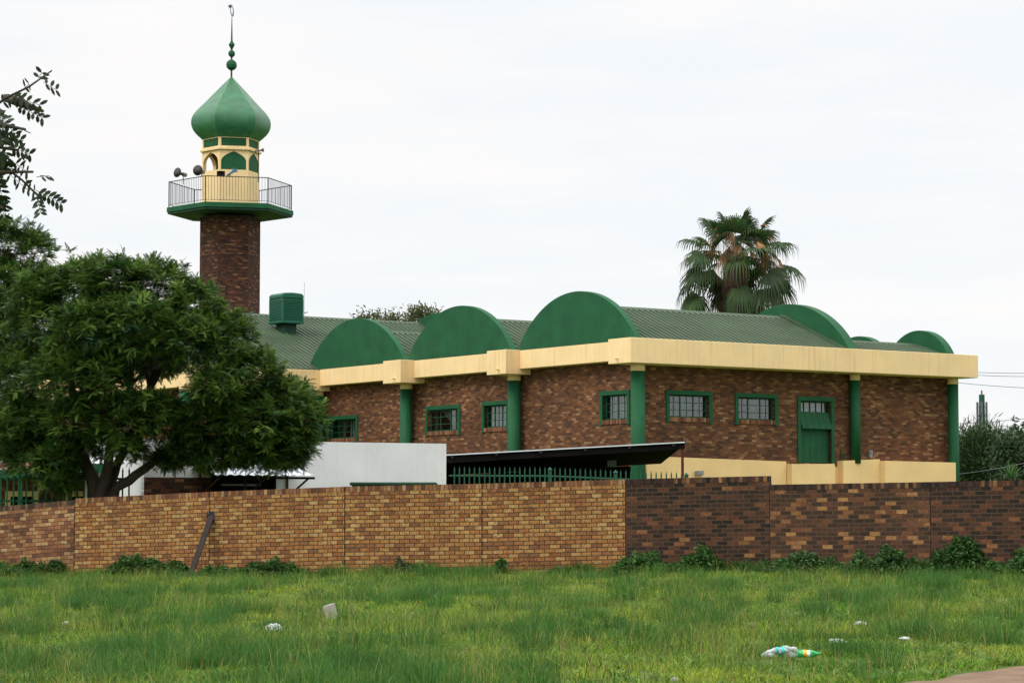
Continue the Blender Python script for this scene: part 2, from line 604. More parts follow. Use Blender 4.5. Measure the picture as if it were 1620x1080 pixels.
xs = np.concatenate([[-3000, -900, -300, -120, -60, -35, -25], np.arange(-20, 20.1, 0.5), [25, 35, 60, 120, 300, 900, 3000]])
ys = np.concatenate([[-600, -100, -20, 0, 10], np.arange(16, 64.1, 0.5), [70, 80, 100, 130, 180, 260, 500, 1200, 3500]])
GX, GY = np.meshgrid(xs, ys)
GZ = gz(GX, GY)
nx_, ny_ = len(xs), len(ys)
idx = np.arange(nx_ * ny_).reshape(ny_, nx_)
q = np.stack([idx[:-1, :-1], idx[:-1, 1:], idx[1:, 1:], idx[1:, :-1]], -1).reshape(-1, 4)
gnd = mesh_np('ground', np.stack([GX, GY, GZ], -1).reshape(-1, 3), q, np.ones((nx_ * ny_, 3)) * 0.1, soilmat())
tag(gnd, kind='structure')

# dirt path in the near right corner: edge points, then everything beyond to the right
edge = [(-1.0, 16.0), (0.9, 19.5), (2.3, 21.6), (3.2, 22.9), (3.9, 23.7), (4.3, 24.6), (4.75, 25.3), (5.2, 26.1), (5.9, 26.9), (8.0, 28.2), (12.0, 29.5), (18, 30.5)]
def path_edge_y(x):
    return np.interp(x, [e[0] for e in edge], [e[1] for e in edge])
mb = MB()
vx = np.arange(-1, 18.01, 0.25)
top = []
bot = []
for x in vx:
    ye = path_edge_y(x) + 0.09 * math.sin(x * 7.3) + 0.07 * math.sin(x * 15.1 + 1)
    cs = [12.0 + (ye - 12.0) * t for t in (0, 0.5, 0.75, 0.9, 1.0)]
    top.append([(x, yy, ground_at(x, yy) + 0.004) for yy in cs])
for i in range(len(vx) - 1):
    for j in range(4):
        mb.quad(top[i][j], top[i + 1][j], top[i + 1][j + 1], top[i][j + 1])
tag(mb.build('path', gravelmat()), kind='structure')

# ------------------------------------------------------------------ boundary wall along the field
SX = [-60, 0, 118, 331, 545, 762, 989, 1217, 1471, 1720, 2150]
SS = [69.0, 70.4, 72.6, 74.6, 76.0, 77.2, 78.2, 79.6, 82.3, 85.0, 90.0]
def wall_pt(x, y):
    s = float(np.interp(x, SX, SS))
    Y = FPX / s
    p = at(x, y, Y)
    return Vector((p.x, p.y, p.z))
bw_ = empty('boundary_wall', (0, 52.0, ground_at(0, 52)))
tag(bw_, 'long brick boundary wall across the field, golden on the left and burnt dark on the right', 'wall')
OFF = Vector((0, 52.0, ground_at(0, 52)))
def wall_section(xa, ya, xb, yb, mat, cmat, label=None, gap=0.012, step=0.0):
    A, B = wall_pt(xa, ya), wall_pt(xb, yb)
    d = Vector((B.x - A.x, B.y - A.y, 0))
    L = d.length
    d.normalize()
    nrm = Vector((d.y, -d.x, 0))             # towards the camera
    A2 = A + d * gap
    B2 = B - d * gap * 0.2
    th = 0.22
    ch = 0.112
    out = []
    mb = MB()
    def corner(P, off, z):
        q = P - nrm * off - OFF
        return (q.x, q.y, z - OFF.z)
    za, zb = A2.z - ch, B2.z - ch
    ga, gb = ground_at(A.x, A.y) - 0.4, ground_at(B.x, B.y) - 0.4
    u0, u1 = 0, (B2 - A2).length
    # bed joints run parallel to the top of the wall
    f = [corner(A2, 0, ga), corner(B2, 0, gb), corner(B2, 0, zb), corner(A2, 0, za)]
    mb.quad(*f, uv=[(u0, ga - za), (u1, gb - zb), (u1, 0), (u0, 0)])
    r = [corner(B2, th, gb), corner(A2, th, ga), corner(A2, th, za), corner(B2, th, zb)]
    mb.quad(*r, uv=[(u0, gb - zb), (u1, ga - za), (u1, 0), (u0, 0)])
    mb.quad(f[3], f[2], r[3], r[2], uv=[(0, 0), (u1, 0), (u1, th), (0, th)])
    mb.quad(r[1], f[0], f[3], r[2], uv=[(0, ga - za), (th, ga - za), (th, 0), (0, 0)])
    mb.quad(f[1], r[0], r[3], f[2], uv=[(0, gb - zb), (th, gb - zb), (th, 0), (0, 0)])
    o = mb.build('brick_panel', mat, bw_)
    if label:
        o['label'] = label
    mb = MB()
    pr = -0.004
    A3, B3 = A2 + d * 0.003, B2 - d * 0.003
    f = [corner(A3, pr, A3.z - ch + 0.002), corner(B3, pr, B3.z - ch + 0.002), corner(B3, pr, B3.z), corner(A3, pr, A3.z)]
    r = [corner(A3, th + 0.004, A3.z - ch + 0.002), corner(B3, th + 0.004, B3.z - ch + 0.002), corner(B3, th + 0.004, B3.z), corner(A3, th + 0.004, A3.z)]
    mb.quad(*f, uv=[(0, 0.1), (u1, 0.1), (u1, 0.2), (0, 0.2)])
    mb.quad(r[1], r[0], r[3], r[2], uv=[(0, 0.1), (u1, 0.1), (u1, 0.2), (0, 0.2)])
    mb.quad(f[3], f[2], r[2], r[3], uv=[(0, 0.2), (u1, 0.2), (u1, 0.4), (0, 0.4)])
    mb.quad(f[1], f[0], r[0], r[1], uv=[(u1, 0.1), (0, 0.1), (0, 0.3), (u1, 0.3)])
    mb.quad(r[0], f[0], f[3], r[3], uv=[(0, 0.1), (0.2, 0.1), (0.2, 0.2), (0, 0.2)])
    mb.quad(f[1], r[1], r[2], f[2], uv=[(0, 0.1), (0.2, 0.1), (0.2, 0.2), (0, 0.2)])
    mb.build('coping', cmat, bw_)
wall_section(-60, 806, 118, 790.6, MT['brick_brown'], MT['cop_brown'], 'brown weathered brick panel at the left end')
wall_section(118, 788.2, 331, 777.8, MT['brick_yellow'], MT['cop_yellow'])
wall_section(331, 777.6, 545, 769.4, MT['brick_yellow'], MT['cop_yellow'])
wall_section(545, 769.2, 762, 764.8, MT['brick_yellow'], MT['cop_yellow'])
wall_section(762, 764.8, 989, 757.9, MT['brick_yellow'], MT['cop_yellow'])
wall_section(989, 757.7, 1217, 752.4, MT['brick_burnt'], MT['cop_burnt'], 'burnt dark brick panel, tallest of the dark panels')
wall_section(1217, 766.4, 1471, 762.0, MT['brick_burnt_gold'], MT['cop_burnt'], 'dark brick panel scattered with golden bricks')
wall_section(1471, 762.0, 1720, 757.0, MT['brick_burnt'], MT['cop_burnt'], 'dark brick panel at the right end')

wall_section(1720, 757.0, 2150, 746.0, MT['brick_burnt'], MT['cop_burnt'])

def wall_face(x, z):
    """a point on the field side of the boundary wall at photo column x"""
    s = float(np.interp(x, SX, SS))
    p = at(x, 800, FPX / s)
    return Vector((p.x, p.y, z))

# leaning steel brace bolted to the wall
p_top = wall_pt(335, 817)
p_bot = wall_pt(306, 888)
foot = Vector((p_bot.x - 0.0, p_top.y - 0.62, ground_at(p_bot.x, p_top.y - 0.62) - 0.05))
br = empty('steel_brace', foot)
tag(br, 'rusty dark steel beam leaning against the golden boundary wall with a bolted top plate', 'brace')
def rel(p):
    return Vector(p) - foot
mb = MB()
a, b = rel((p_top.x, p_top.y - 0.07, p_top.z)), Vector((0, 0, 0))
d = (a - b).normalized()
sidev = Vector((1, 0.1, 0)).normalized()
upv = d.cross(sidev).normalized()
sidev = upv.cross(d)
c = (a + b) / 2
hl = (a - b).length / 2
mb.obox(c, sidev * 0.008, upv * 0.05, d * hl)
mb.obox(c + upv * 0.052, sidev * 0.055, upv * 0.007, d * hl)
mb.obox(c - upv * 0.052, sidev * 0.055, upv * 0.007, d * hl)
mb.build('beam', MT['rust'], br)
mb = MB()
pc = rel((p_top.x, p_top.y - 0.012, p_top.z))
mb.obox(pc, (0.10, -0.035 * 0.1, 0), (0, 0.010, 0), (0, 0, 0.115))
pl = mb.build('wall_plate', MT['rust'], br)
for sx in (-0.07, 0.07):
    for sz in (0.085,):
        mb = MB()
        mb.tube([pc + Vector((sx, -0.012, sz)), pc + Vector((sx, -0.03, sz))], 0.013, 6)
        mb.build('bolt', MT['grey'], pl)

# ------------------------------------------------------------------ the mosque (local x = along the right facade, local y = along the left facade)
ANG = math.atan2(0.57097659, 0.82096634)
OX, OY = 4.266, 84.3
mosque = empty('mosque', (OX, OY, 0), ANG)
tag(mosque, 'brown brick mosque building with green arched parapets, cream fascias and corrugated green roofs', 'mosque')
Mw = Matrix.Translation((OX, OY, 0)) @ Matrix.Rotation(ANG, 4, 'Z')

def holes_wall(mb, fn, a0, a1, z0, z1, holes, depth=0.22):
    """a wall with rectangular holes and their reveals; fn(a, d, z) -> point"""
    As = sorted(set([a0, a1] + [h[0] for h in holes] + [h[1] for h in holes]))
    Zs = sorted(set([z0, z1] + [h[2] for h in holes] + [h[3] for h in holes]))
    for i in range(len(As) - 1):
        for j in range(len(Zs) - 1):
            ca, cz = (As[i] + As[i + 1]) / 2, (Zs[j] + Zs[j + 1]) / 2
            if any(h[0] < ca < h[1] and h[2] < cz < h[3] for h in holes):
                continue
            mb.quad(fn(As[i], 0, Zs[j]), fn(As[i + 1], 0, Zs[j]), fn(As[i + 1], 0, Zs[j + 1]), fn(As[i], 0, Zs[j + 1]))
            mb.quad(fn(As[i + 1], depth, Zs[j]), fn(As[i], depth, Zs[j]), fn(As[i], depth, Zs[j + 1]), fn(As[i + 1], depth, Zs[j + 1]))
    for h in holes:
        mb.quad(fn(h[0], 0, h[2]), fn(h[0], depth, h[2]), fn(h[0], depth, h[3]), fn(h[0], 0, h[3]))
        mb.quad(fn(h[1], depth, h[2]), fn(h[1], 0, h[2]), fn(h[1], 0, h[3]), fn(h[1], depth, h[3]))
        mb.quad(fn(h[0], 0, h[3]), fn(h[0], depth, h[3]), fn(h[1], depth, h[3]), fn(h[1], 0, h[3]))
        mb.quad(fn(h[0], depth, h[2]), fn(h[0], 0, h[2]), fn(h[1], 0, h[2]), fn(h[1], depth, h[2]))

fL = lambda a, d, z: (d, a, z)         # left facade, plane x = 0, outward -x
fR = lambda a, d, z: (a, d, z)         # right facade, plane y = 0, outward -y
fW = lambda a, d, z: (a, 20.9 + d, z)  # wing wall, outward -y
fV = lambda a, d, z: (-6.0 + d, a, z)  # wing end wall, outward -x

winL = [(0.50, 2.18, 4.73, 5.87), (7.62, 9.37, 4.68, 5.79), (10.79, 13.15, 4.65, 5.76), (18.05, 20.45, 4.57, 5.62)]
winR = [(1.11, 3.12, 4.80, 5.87), (4.13, 6.07, 4.79, 5.86)]
doorR = (6.96, 8.68, 3.49, 5.82)
B_ = 0.15                                # width of the green surround
def inner(w):
    return (w[0] + B_, w[1] - B_, w[2] + 0.16, w[3] - B_)
ZT = 7.40
mb = MB()
holes_wall(mb, fL, 0.0, 20.9, 0.5, ZT, [inner(w) for w in winL] + [(0.35, 9.0, 0.6, 3.3)])  # last hole is the added opening into the black void
holes_wall(mb, fR, 0.0, 14.3, 3.0, ZT, [inner(w) for w in winR] + [(doorR[0] + B_, doorR[1] - B_, doorR[2], doorR[3] - B_)])
mb.quad((14.3, 0, 0.5), (14.3, 35.3, 0.5), (14.3, 35.3, ZT), (14.3, 0, ZT))
mb.quad((14.3, 35.3, 0.5), (-6.0, 35.3, 0.5), (-6.0, 35.3, ZT), (14.3, 35.3, ZT))
holes_wall(mb, fW, -6.0, 0.0, 0.5, ZT, [])
holes_wall(mb, fV, 20.9, 35.3, 0.5, ZT, [])
mb.build('brick_wall', MT['brick'], mosque)
mb = MB()                               # floor slab added to stop light leaking below, and ceiling inside
mb.box(0.25, 14.05, 0.25, 20.6, 3.30, 3.42)
mb.box(0.25, 14.05, 0.25, 20.6, 6.3, 6.4)
mb.box(4.2, 4.35, 0.25, 20.6, 3.43, 6.29)
mb.box(0.25, 14.05, 3.6, 3.75, 3.43, 6.29)
mb.build('interior_partition', MT['dark'], mosque)
mb = MB()                               # made-up void below, boxed in near-black so the opening reads as shade
mb.box(0.5, 12, 9.1, 9.25, 0.5, 3.29)
mb.box(6.0, 6.2, 0.3, 9.05, 0.5, 3.29)
mb.box(0.3, 5.95, 0.22, 0.28, 0.5, 3.29)
mb.box(0.23, 6.2, 0.3, 9.05, 3.2, 3.29)
mb.build('shade_void', MT['dark'], mosque)
mb = MB()
mb.box(-0.2, 14.25, 0.25, 20.8, 7.3, 7.4)
mb.box(-5.9, 14.25, 21.0, 35.2, 7.3, 7.4)
mb.build('light_block_slab', MT['soffit'], mosque)  # unseen slab added under the pitched roofs to stop light leaks

# stepped cream plinth on the right facade
mb = MB()
mb.extr([(0.24, 0.5), (6.4, 0.5), (6.4, 3.53), (0.24, 3.63)], 'y', -0.05, 0.25)
mb.build('plinth', MT['ochre'], mosque)
mb = MB()
mb.extr([(6.42, 0.5), (8.42, 0.5), (8.42, 3.47), (6.42, 3.44)], 'y', -0.32, 0.0)
mb.build('plinth', MT['ochre'], mosque)
mb = MB()
mb.extr([(8.80, 0.5), (10.55, 0.5), (10.55, 3.66), (8.80, 3.58)], 'y', -0.34, -0.02)
mb.extr([(8.42, 0.5), (8.80, 0.5), (8.80, 3.36), (8.42, 3.36)], 'y', -0.05, 0.0)
mb.build('plinth', MT['ochre'], mosque)
mb = MB()
mb.extr([(10.56, 0.5), (14.05, 0.5), (14.05, 3.58), (10.56, 3.60)], 'y', -0.60, -0.0)
mb.build('plinth', MT['ochre'], mosque)

# cream fascias
mb = MB()
for y0, y1 in ((0.28, 6.28), (7.47, 13.22), (14.47, 20.2)):
    mb.box(-0.5, -0.02, y0 + 0.003, y1 - 0.003, 6.83, 7.48)
mb.build('fascia', MT['cream'], mosque, bevel=0.012)
for y0, y1 in ((6.28, 7.47), (13.22, 14.47)):
    mb = MB()
    mb.box(-1.1, -0.015, y0, y1, 6.64, 7.50)
    bl = mb.build('fascia_block', MT['cream'], mosque, bevel=0.015)
    mb = MB()
    mb.tube([(-1.09, y0 + 0.42, 6.82), (-1.22, y0 + 0.42, 6.81)], 0.035, 8)
    mb.build('water_spout', MT['cream'], bl)
mb = MB()
mb.extr([(-1.1, -0.95), (14.9, -0.95), (14.9, -0.015), (-0.02, -0.015), (-0.02, 0.28), (-1.1, 0.28)], 'z', 6.67, 7.50)
fr = mb.build('fascia', MT['cream'], mosque, bevel=0.015)
mb = MB()
mb.tube([(-1.09, -0.25, 6.84), (-1.22, -0.25, 6.83)], 0.035, 8)
mb.build('water_spout', MT['cream'], fr)
mb = MB()
mb.extr([(-6.5, 20.2), (-0.015, 20.2), (-0.015, 20.88), (-6.02, 20.88), (-6.02, 35.3), (-6.5, 35.3)], 'z', 6.63, 7.46)
mb.build('fascia', MT['cream'], mosque, bevel=0.015)

# columns
def column(x, y, r, z0, cap0=6.44, cap1=6.66):
    mb = MB()
    mb.lathe(x, y, [(r, z0), (r, cap0)], 24)
    c = mb.build('column', MT['green'], mosque, smooth=False)
    for p in c.data.polygons:
        p.use_smooth = abs(p.normal.z) < 0.5
    mb = MB()
    mb.lathe(x, y, [(r * 1.012, cap0 + 0.001), (r * 1.012, cap1)], 24)
    k = mb.build('capital', MT['cream'], c)
    for p in k.data.polygons:
        p.use_smooth = abs(p.normal.z) < 0.5
column(-0.30, -0.30, 0.245, 0.5)
column(-0.30, 6.90, 0.235, 0.5)
column(-0.30, 14.08, 0.235, 0.5)
column(-0.30, 20.62, 0.2, 0.5)
column(9.50, -0.22, 0.185, 3.5)
column(14.25, -0.30, 0.195, 0.5)
column(-6.3, 20.6, 0.23, 0.5)
column(-6.3, 34.7, 0.23, 0.5)

# arched parapets: circular segments
def arch_poly(yc, half, z0, rise, n=40):
    rad = (half * half + rise * rise) / (2 * rise)
    zc = z0 + rise - rad
    a = math.asin(min(1, half / rad))
    if rise > half:
        a = math.pi - a
    pts = [(yc + rad * math.sin(-a + 2 * a * i / n), zc + rad * math.cos(-a + 2 * a * i / n)) for i in range(n + 1)]
    return pts
def arch(yc, half, z0, rise, x0, x1):
    mb = MB()
    mb.extr(arch_poly(yc, half, z0, rise), 'x', x0, x1)
    mb.build('arched_parapet', MT['green'], mosque, bevel=0.008)
arch(2.98, 3.46, 7.485, 1.85, -0.49, -0.24)
arch(10.25, 3.50, 7.485, 1.86, -0.49, -0.24)
arch(17.55, 3.66, 7.485, 1.87, -0.49, -0.24)
arch(3.05, 3.50, 7.50, 1.86, 9.05, 9.45)
arch(10.3, 3.45, 7.45, 1.84, 9.05, 9.45)
arch(17.5, 3.45, 7.45, 1.84, 9.05, 9.45)
arch(1.05, 1.60, 7.50, 0.98, 13.78, 14.12)
arch(4.3, 1.60, 7.48, 0.98, 13.78, 14.12)
arch(26.3, 4.6, 8.5, 2.13, 9.15, 9.5)
arch(28.1, 7.1, 7.46, 3.6, -6.49, -6.2)

# ribbed sheet roofs
def ribbed(mb, x0, x1, y0, z0, y1, z1, pitch=0.25, rib=0.055):
    n = max(1, int(round((x1 - x0) / pitch)))
    pw = (x1 - x0) / n
    prof = []
    for i in range(n):
        a = x0 + i * pw
        prof += [(a, 0), (a + pw * 0.46, 0), (a + pw * 0.56, rib), (a + pw * 0.90, rib)]
    prof.append((x1, 0))
    d = Vector((0, y1 - y0, z1 - z0)).normalized()
    up = Vector((1, 0, 0)).cross(d)
    if up.z < 0:
        up = -up
    o = len(mb.v)
    for (x, h) in prof:
        for (y, z) in ((y0, z0), (y1, z1)):
            mb.v.append((x, y + up.y * h, z + up.z * h))
    for i in range(len(prof) - 1):
        q = (o + 2 * i, o + 2 * i + 2, o + 2 * i + 3, o + 2 * i + 1)
        mb.f.append(q if y1 > y0 else q[::-1])
def gable(x0, x1, ya, yr, yb, ze, zr):
    mb = MB()
    ribbed(mb, x0, x1, ya, ze, yr, zr)
    ribbed(mb, x0, x1, yb, ze, yr, zr)
    t = 0.03
    mb.extr([(ya, ze - t), (yr, zr - t), (yb, ze - t), (yb, ze - t - 0.02), (yr, zr - t - 0.1), (ya, ze - t - 0.02)], 'x', x0 + 0.01, x1 - 0.01)
    ro = mb.build('roof', MT['roof'], mosque)
    mb = MB()
    w = 0.24
    k1, k2 = (zr - ze) / (yr - ya), (zr - ze) / (yb - yr)
    mb.extr([(yr - w, zr - w * k1 + 0.045), (yr, zr + 0.06), (yr + w, zr - w * k2 + 0.045), (yr + w, zr - w * k2 + 0.03), (yr, zr + 0.045), (yr - w, zr - w * k1 + 0.03)], 'x', x0, x1)
    mb.build('ridge_cap', MT['roof'], ro)
    return ro
r1 = gable(-0.22, 9.04, -0.33, 3.0, 6.42, 7.50, 8.86)
gable(-0.22, 9.04, 6.75, 10.2, 13.6, 7.50, 8.88)
gable(-0.22, 9.04, 13.95, 17.45, 20.9, 7.50, 8.88)
gable(9.47, 13.77, -0.33, 1.05, 2.6, 7.50, 7.93)
gable(9.47, 13.77, 2.75, 4.3, 5.85, 7.50, 7.93)
gable(-6.18, 9.14, 20.28, 27.9, 35.4, 7.45, 10.25)
mb = MB()                                # flashing where the roof meets the right arch
kk = (8.86 - 7.5) / 3.33
mb.extr([(-0.3, 7.545), (3.0, 8.925), (3.0, 8.975), (-0.3, 7.595)], 'x', 8.78, 9.043)
mb.build('flashing', MT['roof'], r1)
mb = MB()                                # valley gutters between the bays
for y0, y1 in ((6.44, 6.73), (13.62, 13.93)):
    mb.box(-0.48, 9.0, y0, y1, 7.43, 7.47)
mb.build('valley_gutter', MT['green_dark'], mosque)

# windows
def window(fn, w, style):
    a0, a1, z0, z1 = w
    b = B_
    def bx(mb, A0, A1, D0, D1, Z0, Z1):
        p, q_ = fn(A0, D0, Z0), fn(A1, D1, Z1)
        mb.box(p[0], q_[0], p[1], q_[1], Z0, Z1)
    mb = MB()
    bx(mb, a0, a1, -0.05, 0.20, z1 - b, z1)
    bx(mb, a0, a0 + b, -0.05, 0.20, z0 - 0.03, z1 - b - 0.002)
    bx(mb, a1 - b, a1, -0.05, 0.20, z0 - 0.03, z1 - b - 0.002)
    o = mb.build('window', MT['green'], mosque, bevel=0.01)
    i0, i1, k0, k1 = a0 + b + 0.003, a1 - b - 0.003, z0 + 0.16, z1 - b - 0.003
    mb = MB()
    bx(mb, i0, i1, -0.04, 0.21, z0 + 0.01, k0 - 0.004)
    mb.build('sill', MT['sill'], o)
    # steel frame and glazing bars
    mb = MB()
    t = 0.045
    e0, e1 = 0.12, 0.155
    bx(mb, i0, i1, e0, e1, k0, k0 + t)
    bx(mb, i0, i1, e0, e1, k1 - t, k1)
    for a in (i0, i1 - t):
        bx(mb, a, a + t, e0, e1, k0 + t + .001, k1 - t - .001)
    n = style.get('cols', 3)
    for c in range(1, n):
        a = i0 + (i1 - i0) * c / n
        bx(mb, a - 0.022, a + 0.022, e0 - 0.002, e1, k0 + t + .002, k1 - t - .002)
    for c in style.get('sub', []):
        a = i0 + (i1 - i0) * c
        bx(mb, a - 0.011, a + 0.011, e0 + 0.006, e1, k0 + t + .002, k1 - t - .002)
    for rr in range(1, 3):
        z = k0 + (k1 - k0) * rr / 3
        bx(mb, i0 + t, i1 - t, e0 + 0.003, e1 - 0.002, z - 0.012, z + 0.012)
    mb.build('glazing_bar', MT['green_dark'], o)
    mb = MB()
    bx(mb, i0 + 0.01, i1 - 0.01, 0.136, 0.140, k0 + 0.01, k1 - 0.01)
    mb.build('pane', MT['glass'], o)
    if style.get('burglar', True):
        mb = MB()
        nb = int((i1 - i0) / 0.13)
        for c in range(1, nb):
            a = i0 + (i1 - i0) * c / nb
            bx(mb, a - 0.009, a + 0.009, 0.17, 0.185, k0 + 0.02, k1 - 0.02)
        for rr, off in ((0.22, 0), (0.5, 1), (0.78, 0)):
            for c in range(0, nb, 2):
                A0 = i0 + (i1 - i0) * (c + off) / nb
                A1 = min(i1 - 0.01, A0 + (i1 - i0) / nb)
                z = k0 + (k1 - k0) * rr
                if A1 > A0:
                    bx(mb, A0 + 0.01, A1 - 0.01, 0.172, 0.183, z - 0.008, z + 0.008)
        mb.build('burglar_bar', MT['iron'], o)
    for (c0, c1, cm, shape) in style.get('curtains', []):
        mb = MB()
        n = 46
        A0, A1 = i0 + (i1 - i0) * c0, i0 + (i1 - i0) * c1
        pts = []
        for i in range(n + 1):
            f = i / n
            a = A0 + (A1 - A0) * f
            dd = 0.30 + 0.022 * math.sin(f * (A1 - A0) * 55) + 0.012 * math.sin(f * 23)
            zb = k0 - 0.1
            if shape == 'swept':            # gathered to one side
                zb = k0 + (k1 - k0) * (0.95 - 1.15 * f)
            if shape == 'swept_left':
                zb = k0 + (k1 - k0) * (0.95 - 1.15 * (1 - f))
            pts.append((a, dd, max(zb, k0 - 0.1)))
        for i in range(n):
            (aa, da, za), (ab, db, zb) = pts[i], pts[i + 1]
            mb.quad(fn(aa, da, za), fn(ab, db, zb), fn(ab, db, k1 + 0.08), fn(aa, da, k1 + 0.08))
        mb.build('curtain', MT[cm], o)
    return o
window(fL, winL[0], dict(cols=2, sub=[0.25, 0.75], curtains=[(0, 1, 'curtain', 'full')]))
window(fL, winL[1], dict(cols=3, sub=[0.17, 0.5, 0.83], burglar=False, curtains=[(0, 1, 'curtain', 'full')]))
window(fL, winL[2], dict(cols=3, sub=[0.17], burglar=False, curtains=[(0.08, 0.78, 'curtain', 'swept_left'), (0.9, 1.0, 'drape', 'full'), (0, 0.12, 'drape', 'full')]))
window(fL, winL[3], dict(cols=2, sub=[0.25, 0.75], burglar=False, curtains=[(0, 0.42, 'curtain', 'full'), (0.5, 0.72, 'drape', 'swept')]))
window(fR, winR[0], dict(cols=3, sub=[0.17, 0.5, 0.83], curtains=[(0, 1, 'lace', 'full')]))
window(fR, winR[1], dict(cols=3, sub=[0.17, 0.83], curtains=[(0, 0.42, 'drape', 'full'), (0.42, 0.62, 'drape', 'swept'), (0.62, 0.8, 'drape', 'full'), (0.84, 1.0, 'lace', 'full')]))

# steel door with a row of panes on top and a tilted flap
a0, a1, z0, z1 = doorR
mb = MB()
mb.box(a0, a1, -0.05, 0.2, z1 - B_, z1)
mb.box(a0, a0 + B_, -0.05, 0.2, z0, z1 - B_ - 0.002)
mb.box(a1 - B_, a1, -0.05, 0.2, z0 - 0.16, z1 - B_ - 0.002)
door = mb.build('door', MT['green'], mosque, bevel=0.01)
i0, i1 = a0 + B_ + 0.003, a1 - B_ - 0.003
H = z1 - B_ - z0
zt = z1 - B_
zp = zt - 0.17 * H - 0.02                # bottom of the glass row
zf = zp - 0.27 * H                       # bottom of the flap
mb = MB()
mb.box(i0, i1, 0.150, 0.154, zp, zt - 0.06)
mb.build('pane', MT['glass'], door)
mb = MB()
mb.box(i0, i1, 0.24, 0.25, zp - 0.02, zt)
mb.build('curtain', MT['curtain'], door)
mb = MB()
mb.box(i0, i1, 0.13, 0.17, z0 + 0.02, zf + 0.02)
mb.build('door_leaf', MT['green'], door)
mb = MB()                                # frame members and panel grid
mb.box(i0, i1, 0.10, 0.18, zt - 0.055, zt - 0.002)
mb.box(i0, i1, 0.11, 0.18, zp - 0.025, zp + 0.015)
for k in range(1, 5):
    a = i0 + (i1 - i0) * k / 5
    mb.box(a - 0.012, a + 0.012, 0.118, 0.16, z0 + 0.03, zf)
    mb.box(a - 0.012, a + 0.012, 0.12, 0.165, zp + 0.016, zt - 0.056)
for k in range(1, 5):
    z = z0 + 0.02 + (zf - z0) * k / 4.6
    mb.box(i0, i1, 0.120, 0.16, z - 0.012, z + 0.012)
mb.build('glazing_bar', MT['green_dark'], door)
mb = MB()                                # tilted flap, hinged along its top edge
tl = Vector((0, 0.02, 0))
hh = zp - 0.03 - zf
dv = Vector((0, -0.30, -1)).normalized()
L_ = hh / abs(dv.z)
nv = Vector((0, -1, 0.30)).normalized()
cc = Vector(((i0 + i1) / 2 + 0.02, 0.10, zp - 0.03)) + dv * L_ / 2
mb.obox(cc, ((i1 - i0) / 2 - 0.02, 0, 0), dv * L_ / 2, nv * 0.012)
flap = mb.build('tilted_flap', MT['green'], door)
mb = MB()
for k in range(1, 5):
    mb.obox(cc + Vector(((i1 - i0) * (k / 5 - 0.5), 0, 0)) + nv * 0.018, (0.011, 0, 0), dv * L_ / 2, nv * 0.006)
mb.obox(cc + nv * 0.018 + dv * 0.02, ((i1 - i0) / 2 - 0.02, 0, 0), dv * 0.011, nv * 0.008)
mb.build('glazing_bar', MT['green_dark'], flap)

# small fittings on the right facade
mb = MB()
mb.box(2.42, 2.62, -0.16, -0.052, 3.02, 3.16)
mb.box(2.30, 2.42, -0.24, -0.1, 3.02, 3.13)
mb.box(2.28, 2.30, -0.26, -0.09, 3.0, 3.15)
tag(mb.build('security_camera', MT['grey'], None, bevel=0.006), 'small grey security camera on the cream plinth beside the carport post', 'camera')
bpy.data.objects['security_camera'].matrix_world = Mw
mb = MB()
mb.box(10.28, 10.42, -0.12, -0.002, 3.72, 3.98)
mb.tube([(10.35, -0.16, 3.9), (10.35, -0.1, 3.9)], 0.05, 10)
mb.build('wall_lamp', MT['grey'], mosque, bevel=0.01)
mb = MB()
mb.tube([(8.98, -0.06, 3.55), (8.98, -0.06, 4.02)], 0.03, 8)
mb.tube([(9.1, -0.06, 3.55), (9.1, -0.06, 3.8), (8.98, -0.06, 3.86)], 0.022, 8)
mb.build('water_pipe', MT['green_dark'], mosque)

# ------------------------------------------------------------------ minaret behind the wing
TY = 119.0
tb = at(363.2, 497, TY)
TX = tb.x
SC = TY / FPX                            # metres per photo pixel at the minaret
beta = math.atan2(TX, TY)
HA = R(6.6)
minaret = empty('minaret', (TX, TY, 0.9), -beta)   # local -y looks at the road
tag(minaret, 'hexagonal brown brick minaret with a railed balcony and green onion dome', 'minaret')
def zz(y):
    return zat(y, TY) - 0.9
def hexpt(r, k, z):
    a = R(96.6 - 60 * k)
    return (r * math.sin(a), -r * math.cos(a), z)
def hexring(r, z):
    return [hexpt(r, k, z) for k in range(6)]
def hexprism(mb, prof, cap=True):
    mb.rings([hexring(r, z) for r, z in prof], cap)
rS, rB, rL = 48 * SC, 101 * SC, 45.6 * SC
mb = MB()
hexprism(mb, [(rS, -0.9), (rS, zz(345))])
mb.build('shaft', MT['brick_tower'], minaret)
mb = MB()
hexprism(mb, [(rB * 0.985, zz(341.5)), (rB * 0.985, zz(341.5) + 0.06)])
mb.build('balcony_soffit', MT['soffit'], minaret)
mb = MB()
zb0, zb1 = zz(341.0), zz(331.2)
hexprism(mb, [(rB, zb0 + 0.07), (rB, zb1), (rB * 0.97, zb1 + 0.02)])
bal = mb.build('balcony', MT['green'], minaret, bevel=0.01)
zr0, zr1 = zb1 + 0.02, zb1 + 1.22
mb = MB()
